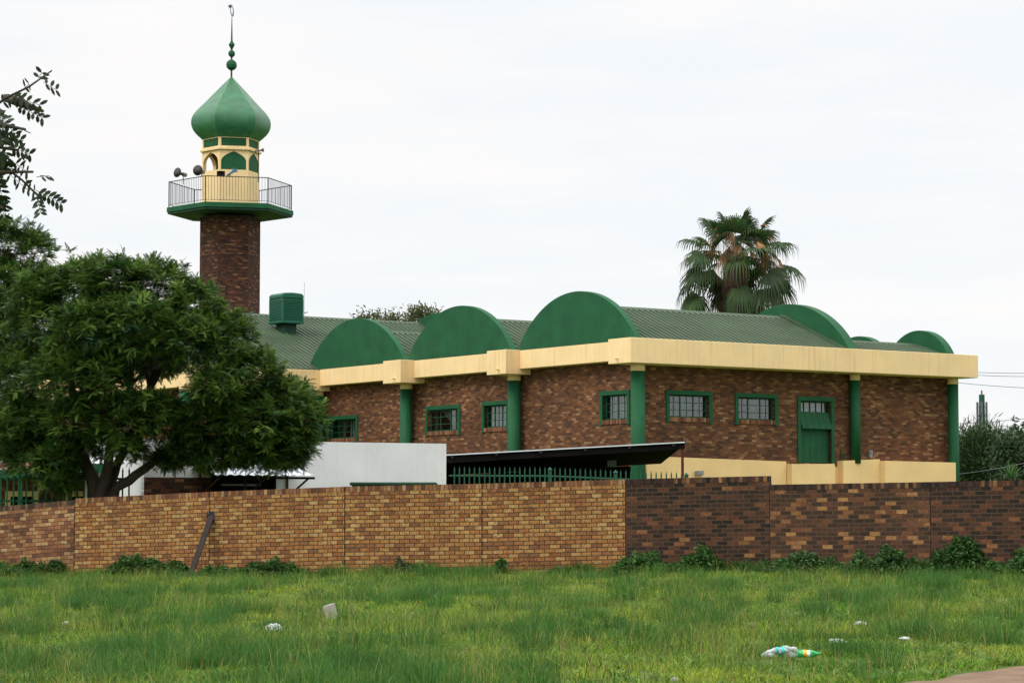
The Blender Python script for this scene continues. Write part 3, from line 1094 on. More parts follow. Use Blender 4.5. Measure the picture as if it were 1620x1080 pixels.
for k in range(6):
    p0, p1 = Vector(hexpt(rB * 0.965, k, 0)), Vector(hexpt(rB * 0.965, k + 1, 0))
    for z, r in ((zr1, 0.022), (zr0 + 0.1, 0.012)):
        mb.tube([p0 + Vector((0, 0, z)), p1 + Vector((0, 0, z))], r, 6)
    mb.tube([p0 + Vector((0, 0, zr0)), p0 + Vector((0, 0, zr1 + 0.01))], 0.026, 6)
    for i in range(1, 21):
        p = p0.lerp(p1, i / 21)
        mb.tube([p + Vector((0, 0, zr0 + 0.1)), p + Vector((0, 0, zr1))], 0.0085, 4, cap=False)
mb.build('railing', MT['iron'], minaret)
# lantern room: panels with pointed openings
zl0, zl1 = zb1 + 0.02, zz(243)
mbw, mbp = MB(), MB()
def ogee(t):
    """height of the arch edge above its spring line at |t| in 0..1, from the sides to the point"""
    t = abs(t)
    return (1 - t) ** 0.72 * 0.72 + 0.28 * math.sqrt(max(0, 1 - t ** 3.2))
for k in range(6):
    P0, P1 = Vector(hexpt(rL, k, 0)), Vector(hexpt(rL, k + 1, 0))
    ux = (P1 - P0).normalized()
    inn = -((P0 + P1) / 2).normalized()
    Lf = (P1 - P0).length
    ang = 96.6 - 60 * k - 30             # facing of this side
    hw = Lf * 0.435
    zo0, zsp, zap = zz(273.6), zz(259.5), zz(245)
    n = 18
    xs_ = [-Lf / 2] + [-hw + 2 * hw * i / n for i in range(n + 1)] + [Lf / 2]
    def pt(x, z, d=0.0):
        q_ = (P0 + P1) / 2 + ux * x + inn * d
        return (q_.x, q_.y, z)
    def top(x):
        return zsp + (zap - zsp) * ogee(x / hw)
    op = abs(((ang + 53.4 + 180) % 360) - 180) < 5 or abs(((ang + 113.4 + 180) % 360) - 180) < 5
    td = 0.18
    for d, fl in ((0.0, False), (td, True)):
        def qd(a, b, c, e):
            mbw.quad(*((b, a, e, c) if False else ((a, b, c, e) if not fl else (b, a, e, c))))
        sc_ = (Lf - 2 * td * math.tan(R(30))) / Lf if fl else 1
        def pz(x, z):
            return pt(x * (sc_ if abs(x) > hw + 1e-6 else 1), z, d)
        for i in range(len(xs_) - 1):
            xa, xb = xs_[i], xs_[i + 1]
            if i == 0 or i == len(xs_) - 2:
                qd(pz(xa, zl0), pz(xb, zl0), pz(xb, zl1), pz(xa, zl1))
            else:
                qd(pz(xa, zl0), pz(xb, zl0), pz(xb, zo0), pz(xa, zo0))
                qd(pz(xa, top(xa)), pz(xb, top(xb)), pz(xb, zl1), pz(xa, zl1))
    for i in range(1, len(xs_) - 2):
        xa, xb = xs_[i], xs_[i + 1]
        mbw.quad(pt(xa, top(xa)), pt(xb, top(xb)), pt(xb, top(xb), td), pt(xa, top(xa), td))
        mbw.quad(pt(xb, zo0), pt(xa, zo0), pt(xa, zo0, td), pt(xb, zo0, td))
    for x in (-hw, hw):
        mbw.quad(pt(x, zo0), pt(x, top(x)), pt(x, top(x), td), pt(x, zo0, td))
    if not op:
        mbp_ = MB()
        ring = [(x, top(x)) for x in xs_[1:-1]] + [(hw, zo0), (-hw, zo0)]
        f_ = [pt(x, z, 0.03) for x, z in ring]
        b_ = [pt(x, z, 0.06) for x, z in ring]
        m_ = len(ring)
        mbp_.add(f_ + b_, [tuple(range(m_))[::-1], tuple(range(m_, 2 * m_))])
        mbp_.build('arched_panel', MT['green'], minaret)
mbw.build('lantern_wall', MT['cream'], minaret)
mb = MB()
hexprism(mb, [(rL * 0.98, zl1 - 0.02), (rL * 0.98, zl1 - 0.01)])
mb.build('lantern_ceiling', MT['dark'], minaret)
mb = MB()
rc = 49.6 * SC
hexprism(mb, [(rc, zz(242.6)), (rc, zz(239.2)), (rL, zz(238.0))])
mb.build('cornice', MT['cream'], minaret, bevel=0.01)
mb = MB()
zc0, zc1 = zz(238), zz(222)
hexprism(mb, [(rL * 0.965, zc0), (rL * 0.965, zc1)])
mb.build('frieze', MT['green'], minaret)
mb = MB()
hexprism(mb, [(rL, zc1 - 0.05), (rL, zc1 + 0.015)])
hexprism(mb, [(rL, zc0), (rL, zc0 + 0.05)])
for k in range(6):
    P0 = Vector(hexpt(rL, k, 0))
    for k2 in (k - 1, k + 1):
        P1 = Vector(hexpt(rL, k2, 0))
        ux = (P1 - P0).normalized()
        inn = -((P0 + P1) / 2).normalized()
        c_ = P0 + ux * 0.045 + inn * 0.03
        mb.obox((c_.x, c_.y, (zc0 + zc1) / 2), ux * 0.045, inn * 0.03, (0, 0, (zc1 - zc0) / 2 - 0.05))
mb.build('frieze_frame', MT['cream'], minaret)
# onion dome, six ribs
prof = [(223.2, 44.6), (220, 48.5), (216.5, 52.6), (212, 57.2), (207, 60.8), (201.5, 63.0), (196, 63.8), (191, 63.4), (186.5, 62.0), (182.5, 59.8),
        (178, 56.3), (173, 51.6), (167, 45.6), (160, 38.6), (152, 31.0), (144, 23.4), (136, 15.6), (129, 8.6), (123.5, 3.0), (121.5, 1.2)]
mb = MB()
hexprism(mb, [(r * SC, zz(y + 0.5)) for y, r in prof])
dm = mb.build('dome', MT['green_dome'], minaret)
# smooth the sweep of each facet but keep the six ribs crisp
for p in dm.data.polygons:
    p.use_smooth = True
dm.data.update()
for e in dm.data.edges:
    a, b = e.vertices
    if (a % 6) == (b % 6):
        e.use_edge_sharp = True
mb = MB()
mb.tube([(0, 0, zz(122.5)), (0, 0, zz(66))], 1.5 * SC, 8)
mb.tube([(0, 0, zz(66)), (0.0, 0, zz(26))], [1.5 * SC, 0.5 * SC], 8)
fin = mb.build('finial', MT['green_dark'], minaret)
def ball(y, r, sq=1.0):
    mb = MB()
    z = zz(y)
    r *= SC
    mb.lathe(0, 0, [(r * 0.45, z - r * 0.92 * sq), (r * 0.9, z - r * 0.5 * sq), (r, z), (r * 0.86, z + r * 0.55 * sq), (r * 0.42, z + r * 0.92 * sq)], 8, a0=0.2)
    mb.build('finial_ball', MT['green'], fin)
ball(103.2, 8.8)
ball(85.2, 5.6, 1.05)
mb = MB()
mb.lathe(0, 0, [(1.2 * SC, zz(79)), (5.0 * SC, zz(71.0)), (1.4 * SC, zz(65))], 8)
mb.build('finial_cone', MT['green'], fin)
mb = MB()                                # crescent seen nearly edge on, and the star
cz = zz(17.5)
n = 20
ring_o = []
for i in range(n + 1):
    t = R(-150 + 300 * i / n) - math.pi / 2
    wd = 0.055 * math.sin(math.pi * i / n) + 0.006
    rr = 0.25
    c_ = Vector((0.0, rr * math.cos(t), cz + 0.03 + rr * math.sin(t)))
    rad = Vector((0, math.cos(t), math.sin(t)))
    ring_o.append([c_ + rad * wd + Vector((0.012, 0, 0)), c_ - rad * wd + Vector((0.012, 0, 0)), c_ - rad * wd - Vector((0.012, 0, 0)), c_ + rad * wd - Vector((0.012, 0, 0))])
mb.rings([[Rr for Rr in r_] for r_ in ring_o])
cr = mb.build('crescent', MT['grey'], fin)
cr.location = (0, 0, 0)
rotm = Matrix.Translation((0, 0, cz)) @ Matrix.Rotation(R(14), 4, 'Z') @ Matrix.Rotation(R(-9), 4, 'Y') @ Matrix.Translation((0, 0, -cz))
cr.data.transform(rotm)
mb = MB()
sp = []
for i in range(16):
    r_ = 0.125 if i % 2 == 0 else 0.05
    t = 2 * math.pi * i / 16
    sp.append((r_ * math.cos(t) - 0.085, r_ * math.sin(t) + zz(10.5)))
mb.extr(sp, 'y', -0.025, 0.025)
mb.build('star', MT['rust'], fin)

# loudspeakers on and around the balcony rail
def horn(px, py, r, L, yaw, pitch, mat, label, nm='horn_speaker', square=False, dpt=-2.4):
    p = at(px, py, TY + dpt)
    root = empty(nm, p)
    tag(root, label, 'loudspeaker', 'loudspeakers on the minaret balcony')
    d = Vector((math.sin(yaw) * math.cos(pitch), -math.cos(yaw) * math.cos(pitch), math.sin(pitch)))
    mb = MB()
    if square:
        s_ = d.cross(Vector((0, 0, 1))).normalized()
        u_ = s_.cross(d)
        rg = []
        for f, w, h in ((0.0, 0.10, 0.07), (0.4, 0.12, 0.09), (0.8, 0.24, 0.15), (1.0, 0.30, 0.19), (0.97, 0.27, 0.165), (0.5, 0.08, 0.06)):
            c_ = d * L * f
            rg.append([c_ + s_ * w * sx * r * 4 / 1.2 + u_ * h * sz * r * 4 / 1.2 for sx, sz in ((-1, -1), (1, -1), (1, 1), (-1, 1))])
        mb.rings(rg)
    else:
        mb.tube([d * L * f for f in (0.0, 0.25, 0.5, 0.75, 0.92, 1.0, 0.99, 0.8, 0.45)], [r * k for k in (0.26, 0.28, 0.36, 0.58, 0.86, 1.0, 0.96, 0.6, 0.2)], 20)
    h_ = mb.build('horn', mat, root, smooth=not square)
    mb = MB()
    mb.tube([-d * 0.17, d * 0.02], r * 0.42, 14)
    mb.build('driver', MT['grey'], root)
    mb = MB()
    mb.tube([(0, 0, -r * 0.2), (0, 0, zr1 + 0.9 - p.z)] if zr1 + 0.9 < p.z - 0.02 else [(0, 0, 0), (0, 0, -0.25)], 0.02, 6)
    mb.build('bracket', MT['iron'], root)
    return root
horn(290, 276, 0.24, 0.42, R(-35), R(6), MT['horn'], 'round grey horn loudspeaker furthest left above the balcony railing', dpt=0.2)
horn(319, 271.5, 0.25, 0.42, R(-18), R(0), MT['horn'], 'round grey horn loudspeaker in front of the open lantern arch')
horn(350, 275, 0.19, 0.36, R(4), R(-6), MT['rust'], 'squat dark rectangular loudspeaker below the front arch', square=True)
horn(364, 274.5, 0.14, 0.34, R(70), R(28), MT['steelblue'], 'small blue grey loudspeaker tilted upward beside the front arch', square=True)
horn(409, 238.5, 0.10, 0.24, R(75), R(5), MT['horn'], 'tiny dark loudspeaker on the cornice under the dome', dpt=-0.5)

# evaporative cooler on the wing roof
ck = Vector((0.45, 24.95, 0))
cooler = empty('air_cooler', Mw @ Vector((0.97, 25.5, 9.2)), ANG)
tag(cooler, 'green louvred box air cooler on a duct on the corrugated roof', 'air cooler')
hx, hy = 0.52, 0.57
zlo, zhi = 0.50, 1.78
mb = MB()
mb.box(-hx + .03, hx - .03, -hy + .03, hy - .03, zlo + 0.05, zhi - 0.1)
mb.build('inner_pad', MT['green_dark'], cooler)
mb = MB()
mb.extr([(-hx, zhi - 0.22), (-hx, zhi - 0.09), (-hx + 0.09, zhi - 0.01), (0, zhi + 0.02), (hx - 0.09, zhi - 0.01), (hx, zhi - 0.09), (hx, zhi - 0.22)], 'y', -hy, hy)
mb.build('top_cover', MT['cooler'], cooler, bevel=0.03)
mb = MB()
mb.box(-hx, hx, -hy, hy, zlo, zlo + 0.12)
mb.build('base_tray', MT['cooler'], cooler, bevel=0.025)
for sx in (-1, 1):
    for sy in (-1, 1):
        mb = MB()
        mb.box(sx * hx, sx * (hx - 0.10), sy * hy, sy * (hy - 0.10), zlo + 0.122, zhi - 0.222)
        mb.build('corner_post', MT['cooler'], cooler, bevel=0.02)
mb = MB()
for i in range(13):
    z = zlo + 0.17 + i * 0.067
    for s_ in (-1, 1):
        mb.obox((s_ * (hx - 0.022), 0, z), (0.018, 0, 0.012 * -s_), (0, hy - 0.11, 0), (0, 0, 0.010))
        mb.obox((0, s_ * (hy - 0.022), z), (hx - 0.11, 0, 0), (0, 0.018, 0.012 * -s_), (0, 0, 0.010))
mb.build('louvre', MT['cooler'], cooler)
mb = MB()
mb.box(-0.30, 0.34, -0.30, 0.36, -0.35, zlo - 0.002)
mb.build('duct', MT['soffit'], cooler, bevel=0.04)
mb = MB()
sl_ = (10.25 - 7.45) / 7.62
mb.add([(0.30, -0.75, -0.75 * sl_ + 0.01), (0.86, -0.75, -0.75 * sl_ + 0.01), (0.86, 0.35, 0.35 * sl_ + 0.06), (0.30, 0.35, 0.35 * sl_ + 0.06)], [(0, 1, 2, 3)])
mb.add([(0.30, -0.75, -0.75 * sl_ + 0.0), (0.86, -0.75, -0.75 * sl_ + 0.0), (0.86, -0.75, -0.75 * sl_ + 0.01), (0.30, -0.75, -0.75 * sl_ + 0.01)], [(0, 1, 2, 3)])
mb.build('flashing', MT['flash'], cooler)
mb = MB()
mb.tube([(0.75, -0.2, -0.2 * sl_), (0.75, -0.2, 2.3)], 0.008, 5)
mb.tube([(0.75, -0.2, 1.0), (0.9, -0.25, 1.03)], 0.02, 5)
mb.build('aerial_wire', MT['grey'], cooler)

# ------------------------------------------------------------------ carport
CY = 68.0
cl, cr_ = at(704, 719, CY), at(1083, 698.5, CY)
cp = empty('carport', (cr_.x - 0.1, CY, 1.0))
tag(cp, 'carport with a black fascia under a thin pale roof sheet beside the white outbuilding', 'carport')
def C_(x, y, z):
    return (x - cp.location.x, y - cp.location.y, z - cp.location.z)
x0, x1, za, zb = cl.x - 0.4, cr_.x, cl.z - 0.02, cr_.z
def zc(x):
    return za + (zb - za) * (x - x0) / (x1 - x0)
mb = MB()
nr = 34
prev = None
back = CY + 10.0
for i in range(nr + 1):
    x = x0 + (x1 - x0) * i / nr
    p0, p1 = C_(x, CY - 0.12, zc(x)), C_(x + 0.75 * (x > -9) * 0, back, zc(x) - 0.25)
    if prev:
        mb.quad(prev[0], p0, p1, prev[1])
        h = 0.03
        a_, b_ = Vector(prev[0]), Vector(p0)
        mb.quad(a_ - Vector((0, 0, h)), b_ - Vector((0, 0, h)), b_, a_)
    prev = (p0, p1)
mb.build('roof_sheet', MT['sheet'], cp)
mb = MB()
vs = []
for x, hgt in ((x0, 0.20), (x1, 0.16)):
    vs += [C_(x, CY - 0.06, zc(x) - 0.035 - hgt), C_(x, CY - 0.06, zc(x) - 0.035), C_(x, CY, zc(x) - 0.035), C_(x, CY, zc(x) - 0.035 - hgt)]
mb.add(vs, [(0, 4, 5, 1), (1, 5, 6, 2), (2, 6, 7, 3), (3, 7, 4, 0), (0, 1, 2, 3), (7, 6, 5, 4)])
mb.build('fascia_beam', MT['black'], cp)
mb = MB()                                # ceiling sheet, coloured black in place of shade under the roof
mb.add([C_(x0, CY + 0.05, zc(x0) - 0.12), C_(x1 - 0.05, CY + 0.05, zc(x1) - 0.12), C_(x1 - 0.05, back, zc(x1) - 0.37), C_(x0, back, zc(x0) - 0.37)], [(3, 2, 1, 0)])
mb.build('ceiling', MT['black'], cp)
for x in (x1 - 0.06, x1 - 3.2, x0 + 0.2):
    mb = MB()
    yy = CY - 0.02 if x > x1 - 1 else back - 0.3
    mb.box(*[v for pr in zip(C_(x - 0.035, yy - 0.035, 0.5), C_(x + 0.035, yy + 0.035, zc(x) - 0.06)) for v in pr])
    mb.build('post', MT['maroon'], cp)
for k in range(6):
    x = x0 + 0.6 + (x1 - x0 - 0.9) * k / 5
    mb = MB()
    mb.box(*[v for pr in zip(C_(x - 0.03, CY - 0.13, zc(x) - 0.10), C_(x + 0.03, CY - 0.062, zc(x) - 0.05)) for v in pr])
    mb.build('purlin_end', MT['rust'], cp)
mb = MB()                                # added black side and back sheets that stand in for shade in the bay
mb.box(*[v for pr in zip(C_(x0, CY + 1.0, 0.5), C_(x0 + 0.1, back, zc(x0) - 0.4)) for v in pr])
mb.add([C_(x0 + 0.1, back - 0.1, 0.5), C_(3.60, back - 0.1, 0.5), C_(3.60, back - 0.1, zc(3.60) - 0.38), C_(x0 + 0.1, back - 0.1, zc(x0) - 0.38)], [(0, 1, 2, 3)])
mb.build('shade_backing', MT['black'], cp)
mb = MB()
wl_ = at(968, 731, 74.0)
mb.box(*[v for pr in zip(C_(wl_.x - 0.13, 73.9, wl_.z - 0.13), C_(wl_.x + 0.13, 74.1, wl_.z + 0.1)) for v in pr])
mb.build('lamp_box', MT['grey'], cp)

# ------------------------------------------------------------------ green palisade fence behind the wall
FY = 60.0
fpts = [at(711, 741, FY), at(870, 741.5, FY), at(974, 746, FY), at(1086, 750, FY)]
pf = empty('palisade_fence', (fpts[0].x, FY, ground_at(fpts[0].x, FY)))
tag(pf, 'green spiked steel palisade fence in front of the dark carport', 'fence')
pale0 = None
for a_, b_ in zip(fpts[:-1], fpts[1:]):
    n = max(2, int(round((b_.x - a_.x) / 0.118)))
    for i in range(1, n):
        t = i / n
        x = a_.x + (b_.x - a_.x) * t
        z = a_.z + (b_.z - a_.z) * t + 0.06
        if pale0 is None:
            mb = MB()
            mb.obox((0, 0, -1.0), (0.017, 0, 0), (0, 0.006, 0), (0, 0, 0.92))
            mb.add([(-0.017, -0.006, -0.08), (0.017, -0.006, -0.08), (0.017, 0.006, -0.08), (-0.017, 0.006, -0.08), (0, 0, 0.0)],
                   [(0, 1, 4), (1, 2, 4), (2, 3, 4), (3, 0, 4)])
            pale0 = mb.build('pale', MT['green_dark'], pf)
            o = pale0
        else:
            o = pale0.copy()
            COL.objects.link(o)
        o.location = Vector((x, FY - 0.03, z)) - pf.location
        o.rotation_euler = (0, random.uniform(-0.012, 0.012), 0)
    for dz in (-0.17, -1.5):
        mb = MB()
        mb.tube([Vector((a_.x, FY, a_.z + dz)) - pf.location, Vector((b_.x, FY, b_.z + dz)) - pf.location], 0.026, 6)
        mb.build('rail', MT['green_dark'], pf)
for p_ in fpts[1:]:
    mb = MB()
    q_ = Vector((p_.x, FY + 0.02, p_.z)) - pf.location
    mb.box(q_.x - 0.045, q_.x + 0.045, q_.y - 0.045, q_.y + 0.045, -0.2, q_.z - 0.02)
    mb.add([(q_.x - 0.06, q_.y - 0.06, q_.z - 0.018), (q_.x + 0.06, q_.y - 0.06, q_.z - 0.018), (q_.x + 0.06, q_.y + 0.06, q_.z - 0.018), (q_.x - 0.06, q_.y + 0.06, q_.z - 0.018), (q_.x, q_.y, q_.z + 0.05)],
           [(0, 1, 4), (1, 2, 4), (2, 3, 4), (3, 0, 4), (3, 2, 1, 0)])
    mb.build('post', MT['green_dark'], pf)

# ------------------------------------------------------------------ white outbuilding with an awning
wr = at(706, 701.5, 64.0)
wa = math.atan2(-0.436, -0.9)
ob = empty('white_outbuilding', (wr.x, 64.0, 0.9), math.atan2(0.436, 0.9))   # local -x runs along the wall to the left, -y faces the road
tag(ob, 'plain white plastered outbuilding with a flat parapet behind the brick wall', 'outbuilding')
zt_ = wr.z - 0.9
Lw = 7.95
ob_in = ob.location
def holes_box():
    mb = MB()
    fn = lambda a, d, z: (a, d, z)
    holes_wall(mb, fn, -Lw, 0, 1.02, zt_, [(-6.25, -4.62, 1.16, 1.72)], depth=0.22)
    mb.quad((0, 0, -0.5), (0, 5, -0.5), (0, 5, zt_), (0, 0, zt_))
    mb.quad((0, 5, -0.5), (-Lw, 5, -0.5), (-Lw, 5, zt_), (0, 5, zt_))
    mb.quad((-Lw, 5, -0.5), (-Lw, 0, -0.5), (-Lw, 0, zt_), (-Lw, 5, zt_))
    mb.quad((-Lw, 0, zt_), (0, 0, zt_), (0, 0.2, zt_), (-Lw, 0.2, zt_))
    mb.quad((-Lw, 0.2, zt_ - 0.2), (0, 0.2, zt_ - 0.2), (0, 5, zt_ - 0.2), (-Lw, 5, zt_ - 0.2))
    mb.quad((-4.6, -0.0, -0.5), (0, -0.0, -0.5), (0, 0, 1.02), (-4.6, 0, 1.02))
    return mb
holes_box().build('wall', MT['white'], ob)
mb = MB()
mb.box(-Lw, -4.602, -0.03, 0.2, -0.5, 1.15)
mb.box(-Lw, -6.26, -0.03, 0.2, 1.152, 1.62)
mb.build('brick_dado', MT['brick_tower'], ob)
mb = MB()
mb.box(-6.27, -4.60, -0.05, 0.1, 1.70, 1.78)
mb.box(-6.27, -6.20, -0.05, 0.1, 1.16, 1.70)
mb.box(-4.67, -4.60, -0.05, 0.1, 1.16, 1.70)
wf_ = mb.build('window', MT['black'], ob)
mb = MB()
mb.box(-6.2, -4.68, 0.14, 0.15, 1.16, 1.70)
mb.build('pane', MT['dark'], wf_)
mb = MB()
mb.box(-6.0, -5.0, -0.04, -0.02, 1.43, 1.47)
mb.build('rail', MT['grey'], wf_)
aw = empty('awning', ob.matrix_basis @ Vector((-4.4, 0, 1.9)), math.atan2(0.436, 0.9))
tag(aw, 'white corrugated lean-to awning on red struts on the white outbuilding wall', 'awning')
A0, A1 = -2.25, 0.25
zw, ze_ = 0.02, -0.25
mb = MB()
n = 22
prof = []
for i in range(n + 1):
    x = A0 + (A1 - A0) * i / n
    prof.append((x, 0.028 * (i % 2)))
for th_ in (0, -0.006):
    o = len(mb.v)
    for x, h in prof:
        mb.v += [(x, -1.55, ze_ + h + th_), (x, -0.01, zw + h + th_)]
    for i in range(n):
        q_ = (o + 2 * i, o + 2 * i + 2, o + 2 * i + 3, o + 2 * i + 1)
        mb.f.append(q_ if th_ == 0 else q_[::-1])
mb.build('roof_sheet', MT['sheet'], aw)
mb = MB()
mb.box(A0, A1, -1.50, -1.44, ze_ - 0.075, ze_ - 0.02)
mb.build('edge_beam', MT['black'], aw)
for x in (A0 + 0.1, -1.0, A1 - 0.15):
    mb = MB()
    mb.tube([(x, -1.47, ze_ - 0.05), (x, -0.03, -0.75)], 0.026, 6)
    mb.tube([(x, -0.035, -1.2), (x, -0.035, zw - 0.03)], 0.028, 6)
    mb.build('strut', MT['maroon'], aw)
sb = at(622, 766, 57.6)
bx_ = empty('storage_box', (sb.x, 57.6, ground_at(sb.x, 57.6)))
tag(bx_, 'dark green steel box lid just showing above the golden brick wall before the white outbuilding', 'box')
zl_ = zat(762.3, 57.6, 622) - bx_.location.z
mb = MB()
mb.box(-0.95, 0.95, 0, 1.0, 0.05, zl_ - 0.08)
mb.build('body', MT['green_dark'], bx_, bevel=0.02)
mb = MB()
mb.box(-0.99, 0.99, -0.04, 1.04, zl_ - 0.078, zl_)
mb.build('lid', MT['soffit'], bx_, bevel=0.03)

# ------------------------------------------------------------------ brick veranda building at far left, behind a barred steel fence
VY = 66.0
bv = empty('veranda_building', (at(100, 760, VY).x, VY, 1.0))
tag(bv, 'low brick outbuilding with cream window surrounds and a green veranda beam behind the tree', 'outbuilding')
def V_(px, py, Y=VY):
    p = at(px, py, Y)
    return (p.x - bv.location.x, p.y - bv.location.y, p.z - bv.location.z)
vx0, vx1 = V_(-90, 770)[0], V_(232, 770)[0]
vt = V_(20, 731)[2]
mb = MB()
wz0, wz1 = V_(30, 800)[2] - 0.45, V_(30, 785)[2]
hs = []
for pa, pb in ((17, 54), (108, 148), (168, 190)):
    hs.append((V_(pa, 790)[0], V_(pb, 790)[0], wz0, wz1))
holes_wall(mb, lambda a, d, z: (a, d, z), vx0, vx1, -0.6, vt - 0.11, hs)
mb.quad((vx1, 0, -0.6), (vx1, 5, -0.6), (vx1, 5, vt - 0.11), (vx1, 0, vt - 0.11))
mb.quad((vx1, 5, -0.6), (vx0, 5, -0.6), (vx0, 5, vt - 0.11), (vx1, 5, vt - 0.11))
mb.quad((vx0, 5, -0.6), (vx0, 0, -0.6), (vx0, 0, vt - 0.11), (vx0, 5, vt - 0.11))
mb.quad((vx0, 0.22, vt - 0.3), (vx1, 0.22, vt - 0.3), (vx1, 5, vt - 0.3), (vx0, 5, vt - 0.3))
mb.build('brick_wall', MT['brick'], bv)
mb = MB()
mb.box(vx0, vx1 + 0.003, -0.004, 0.224, vt - 0.108, vt)
mb.build('coping', MT['cop_yellow'], bv)
for h in hs:
    mb = MB()
    a_, b_, c_, d_ = h
    w = 0.14
    mb.box(a_ - w, b_ + w, -0.03, 0.1, d_, d_ + w)
    mb.box(a_ - w, a_, -0.03, 0.1, c_, d_ - 0.002)
    mb.box(b_, b_ + w, -0.03, 0.1, c_, d_ - 0.002)
    wo = mb.build('window', MT['cream'], bv)
    mb = MB()
    mb.box(a_ + 0.003, b_ - 0.003, 0.12, 0.15, c_, d_ - 0.003)
    mb.build('pane', MT['dark'], wo)
# veranda roof
mb = MB()
pL, pR = Vector(V_(-90, 747.5, 62.6)), Vector(V_(215, 729.5, 62.6))
n = 60
prof = []
o = 0
for i in range(n + 1):
    p = pL.lerp(pR, i / n)
    h = 0.022 * (i % 2)
    mb.v += [(p.x, p.y, p.z + h), (p.x, -0.01, p.z + h + 0.03)]
for i in range(n):
    mb.f.append((2 * i, 2 * i + 2, 2 * i + 3, 2 * i + 1))
mb.build('roof_sheet', MT['sheet'], bv)
mb = MB()
dz = Vector((0, 0, 0.10))
c_ = (pL + pR) / 2 + Vector((0, 0.06, -0.13))
mb.obox(c_, (pR - pL) / 2, (0, 0.04, 0), (0, 0, 0.10))
mb.build('beam', MT['green'], bv)
for f_ in (0.02, 0.4, 0.985):
    p = pL.lerp(pR, f_)
    mb = MB()
    mb.box(p.x - 0.05, p.x + 0.05, p.y + 0.0, p.y + 0.1, -0.6, p.z - 0.24)
    mb.build('post', MT['green'], bv)

SF = 58.6
sf = empty('bar_fence', (at(100, 790, SF).x, SF, ground_at(at(100, 790, SF).x, SF)))
tag(sf, 'green vertical bar steel fence at far left behind the tree trunks', 'fence')
bar0 = None
zt0 = zat(747, SF) - sf.location.z
xL, xR = at(-70, 780, SF).x - sf.location.x, at(204, 780, SF).x - sf.location.x
n = int((xR - xL) / 0.146)
for i in range(n + 1):
    x = xL + (xR - xL) * i / n
    if bar0 is None:
        mb = MB()
        mb.box(-0.017, 0.017, -0.017, 0.017, 0, zt0)
        mb.tube([(0, 0, zt0 - 0.02), (0, 0, zt0 + 0.09)], [0.026, 0.003], 6)
        bar0 = mb.build('bar', MT['green'], sf)
        o = bar0
    else:
        o = bar0.copy()
        COL.objects.link(o)
    o.location = (x, 0, 0.0012 * i)
for z in (zat(757, SF) - sf.location.z, zat(792, SF) - sf.location.z):
    mb = MB()
    mb.box(xL, xR, 0.018, 0.05, z - 0.025, z + 0.025)
    mb.build('rail', MT['green'], sf)

# ------------------------------------------------------------------ far things: mast and power lines
MY = 300.0
mt_ = at(1554, 690, MY)
mast = empty('phone_mast', (mt_.x, MY, 1.0))
tag(mast, 'distant grey cellular mast ringed with antenna panels above the trees at right', 'mast')
ms = MY / FPX
zT = zat(624, MY) - 1.0
mb = MB()
mb.tube([(0, 0, -1), (0, 0, zT)], [0.52, 0.34], 12)
mb.build('pole', MT['green_dark'], mast)
mb = MB()
mb.tube([(0, 0, zT), (0, 0, zT + 0.5)], 0.1, 8)
mb.build('beacon_lamp', paint('red beacon', (0.4, 0.03, 0.02), 0.5), mast)
for zc_, R0, hh_ in ((zT - 2.4, 0.62, 1.5), (zT - 10.6, 1.3, 1.2)):
    for k in range(6):
        t = k * math.pi / 3 + 0.3
        mb = MB()
        c_ = Vector((math.cos(t) * R0, math.sin(t) * R0, zc_))
        mb.obox(c_, (0.14 * -math.sin(t), 0.14 * math.cos(t), 0), (0.06 * math.cos(t), 0.06 * math.sin(t), 0), (0, 0, hh_))
        pn = mb.build('antenna_panel', MT['mast'], mast)
        mb = MB()
        for s_ in (-0.6, 0.6):
            mb.tube([Vector((0, 0, zc_ + s_ * hh_)), c_ + Vector((0, 0, s_ * hh_))], 0.035, 5)
        mb.build('bracket', MT['grey'], pn)
for sx in (-0.5, 0.45):
    mb = MB()
    mb.tube([(sx, -0.3, 6), (sx, -0.3, zT - 4)], 0.05, 5)
    mb.build('cable', MT['iron'], mast)
PY = 170.0
lines = [(1400, 577, 1800, 580, 'uppermost of the thin power lines right of the roof end'), (1400, 580, 1800, 587, 'second thin power line right of the roof end'),
         (1400, 589, 1800, 612, 'sagging lone power line below the roof fascia level at right'), (1400, 671, 1800, 634, 'rising power line crossing behind the phone mast'),
         (1400, 684, 1800, 650, 'lowest rising power line crossing behind the phone mast')]
for xa, ya, xb, yb, lab in lines:
    a_, b_ = at(xa, ya, PY), at(xb, yb, PY)
    mb = MB()
    mb.tube([a_.lerp(b_, t / 12) - Vector((0, 0, 0.5 * (1 - (2 * t / 12 - 1) ** 2))) for t in range(13)], 0.016, 4)
    tag(mb.build('power_line', MT['iron']), lab, 'power line', 'power lines at the right')
mb = MB()
a_, b_ = at(1488, 752, 96), at(1760, 690, 96)
mb.tube([a_.lerp(b_, t / 12) - Vector((0, 0, 0.25 * (1 - (2 * t / 12 - 1) ** 2))) for t in range(13)], 0.007, 4)
tag(mb.build('power_line', MT['grey']), 'pale wire slanting across the dark trees beside the green end column', 'power line')

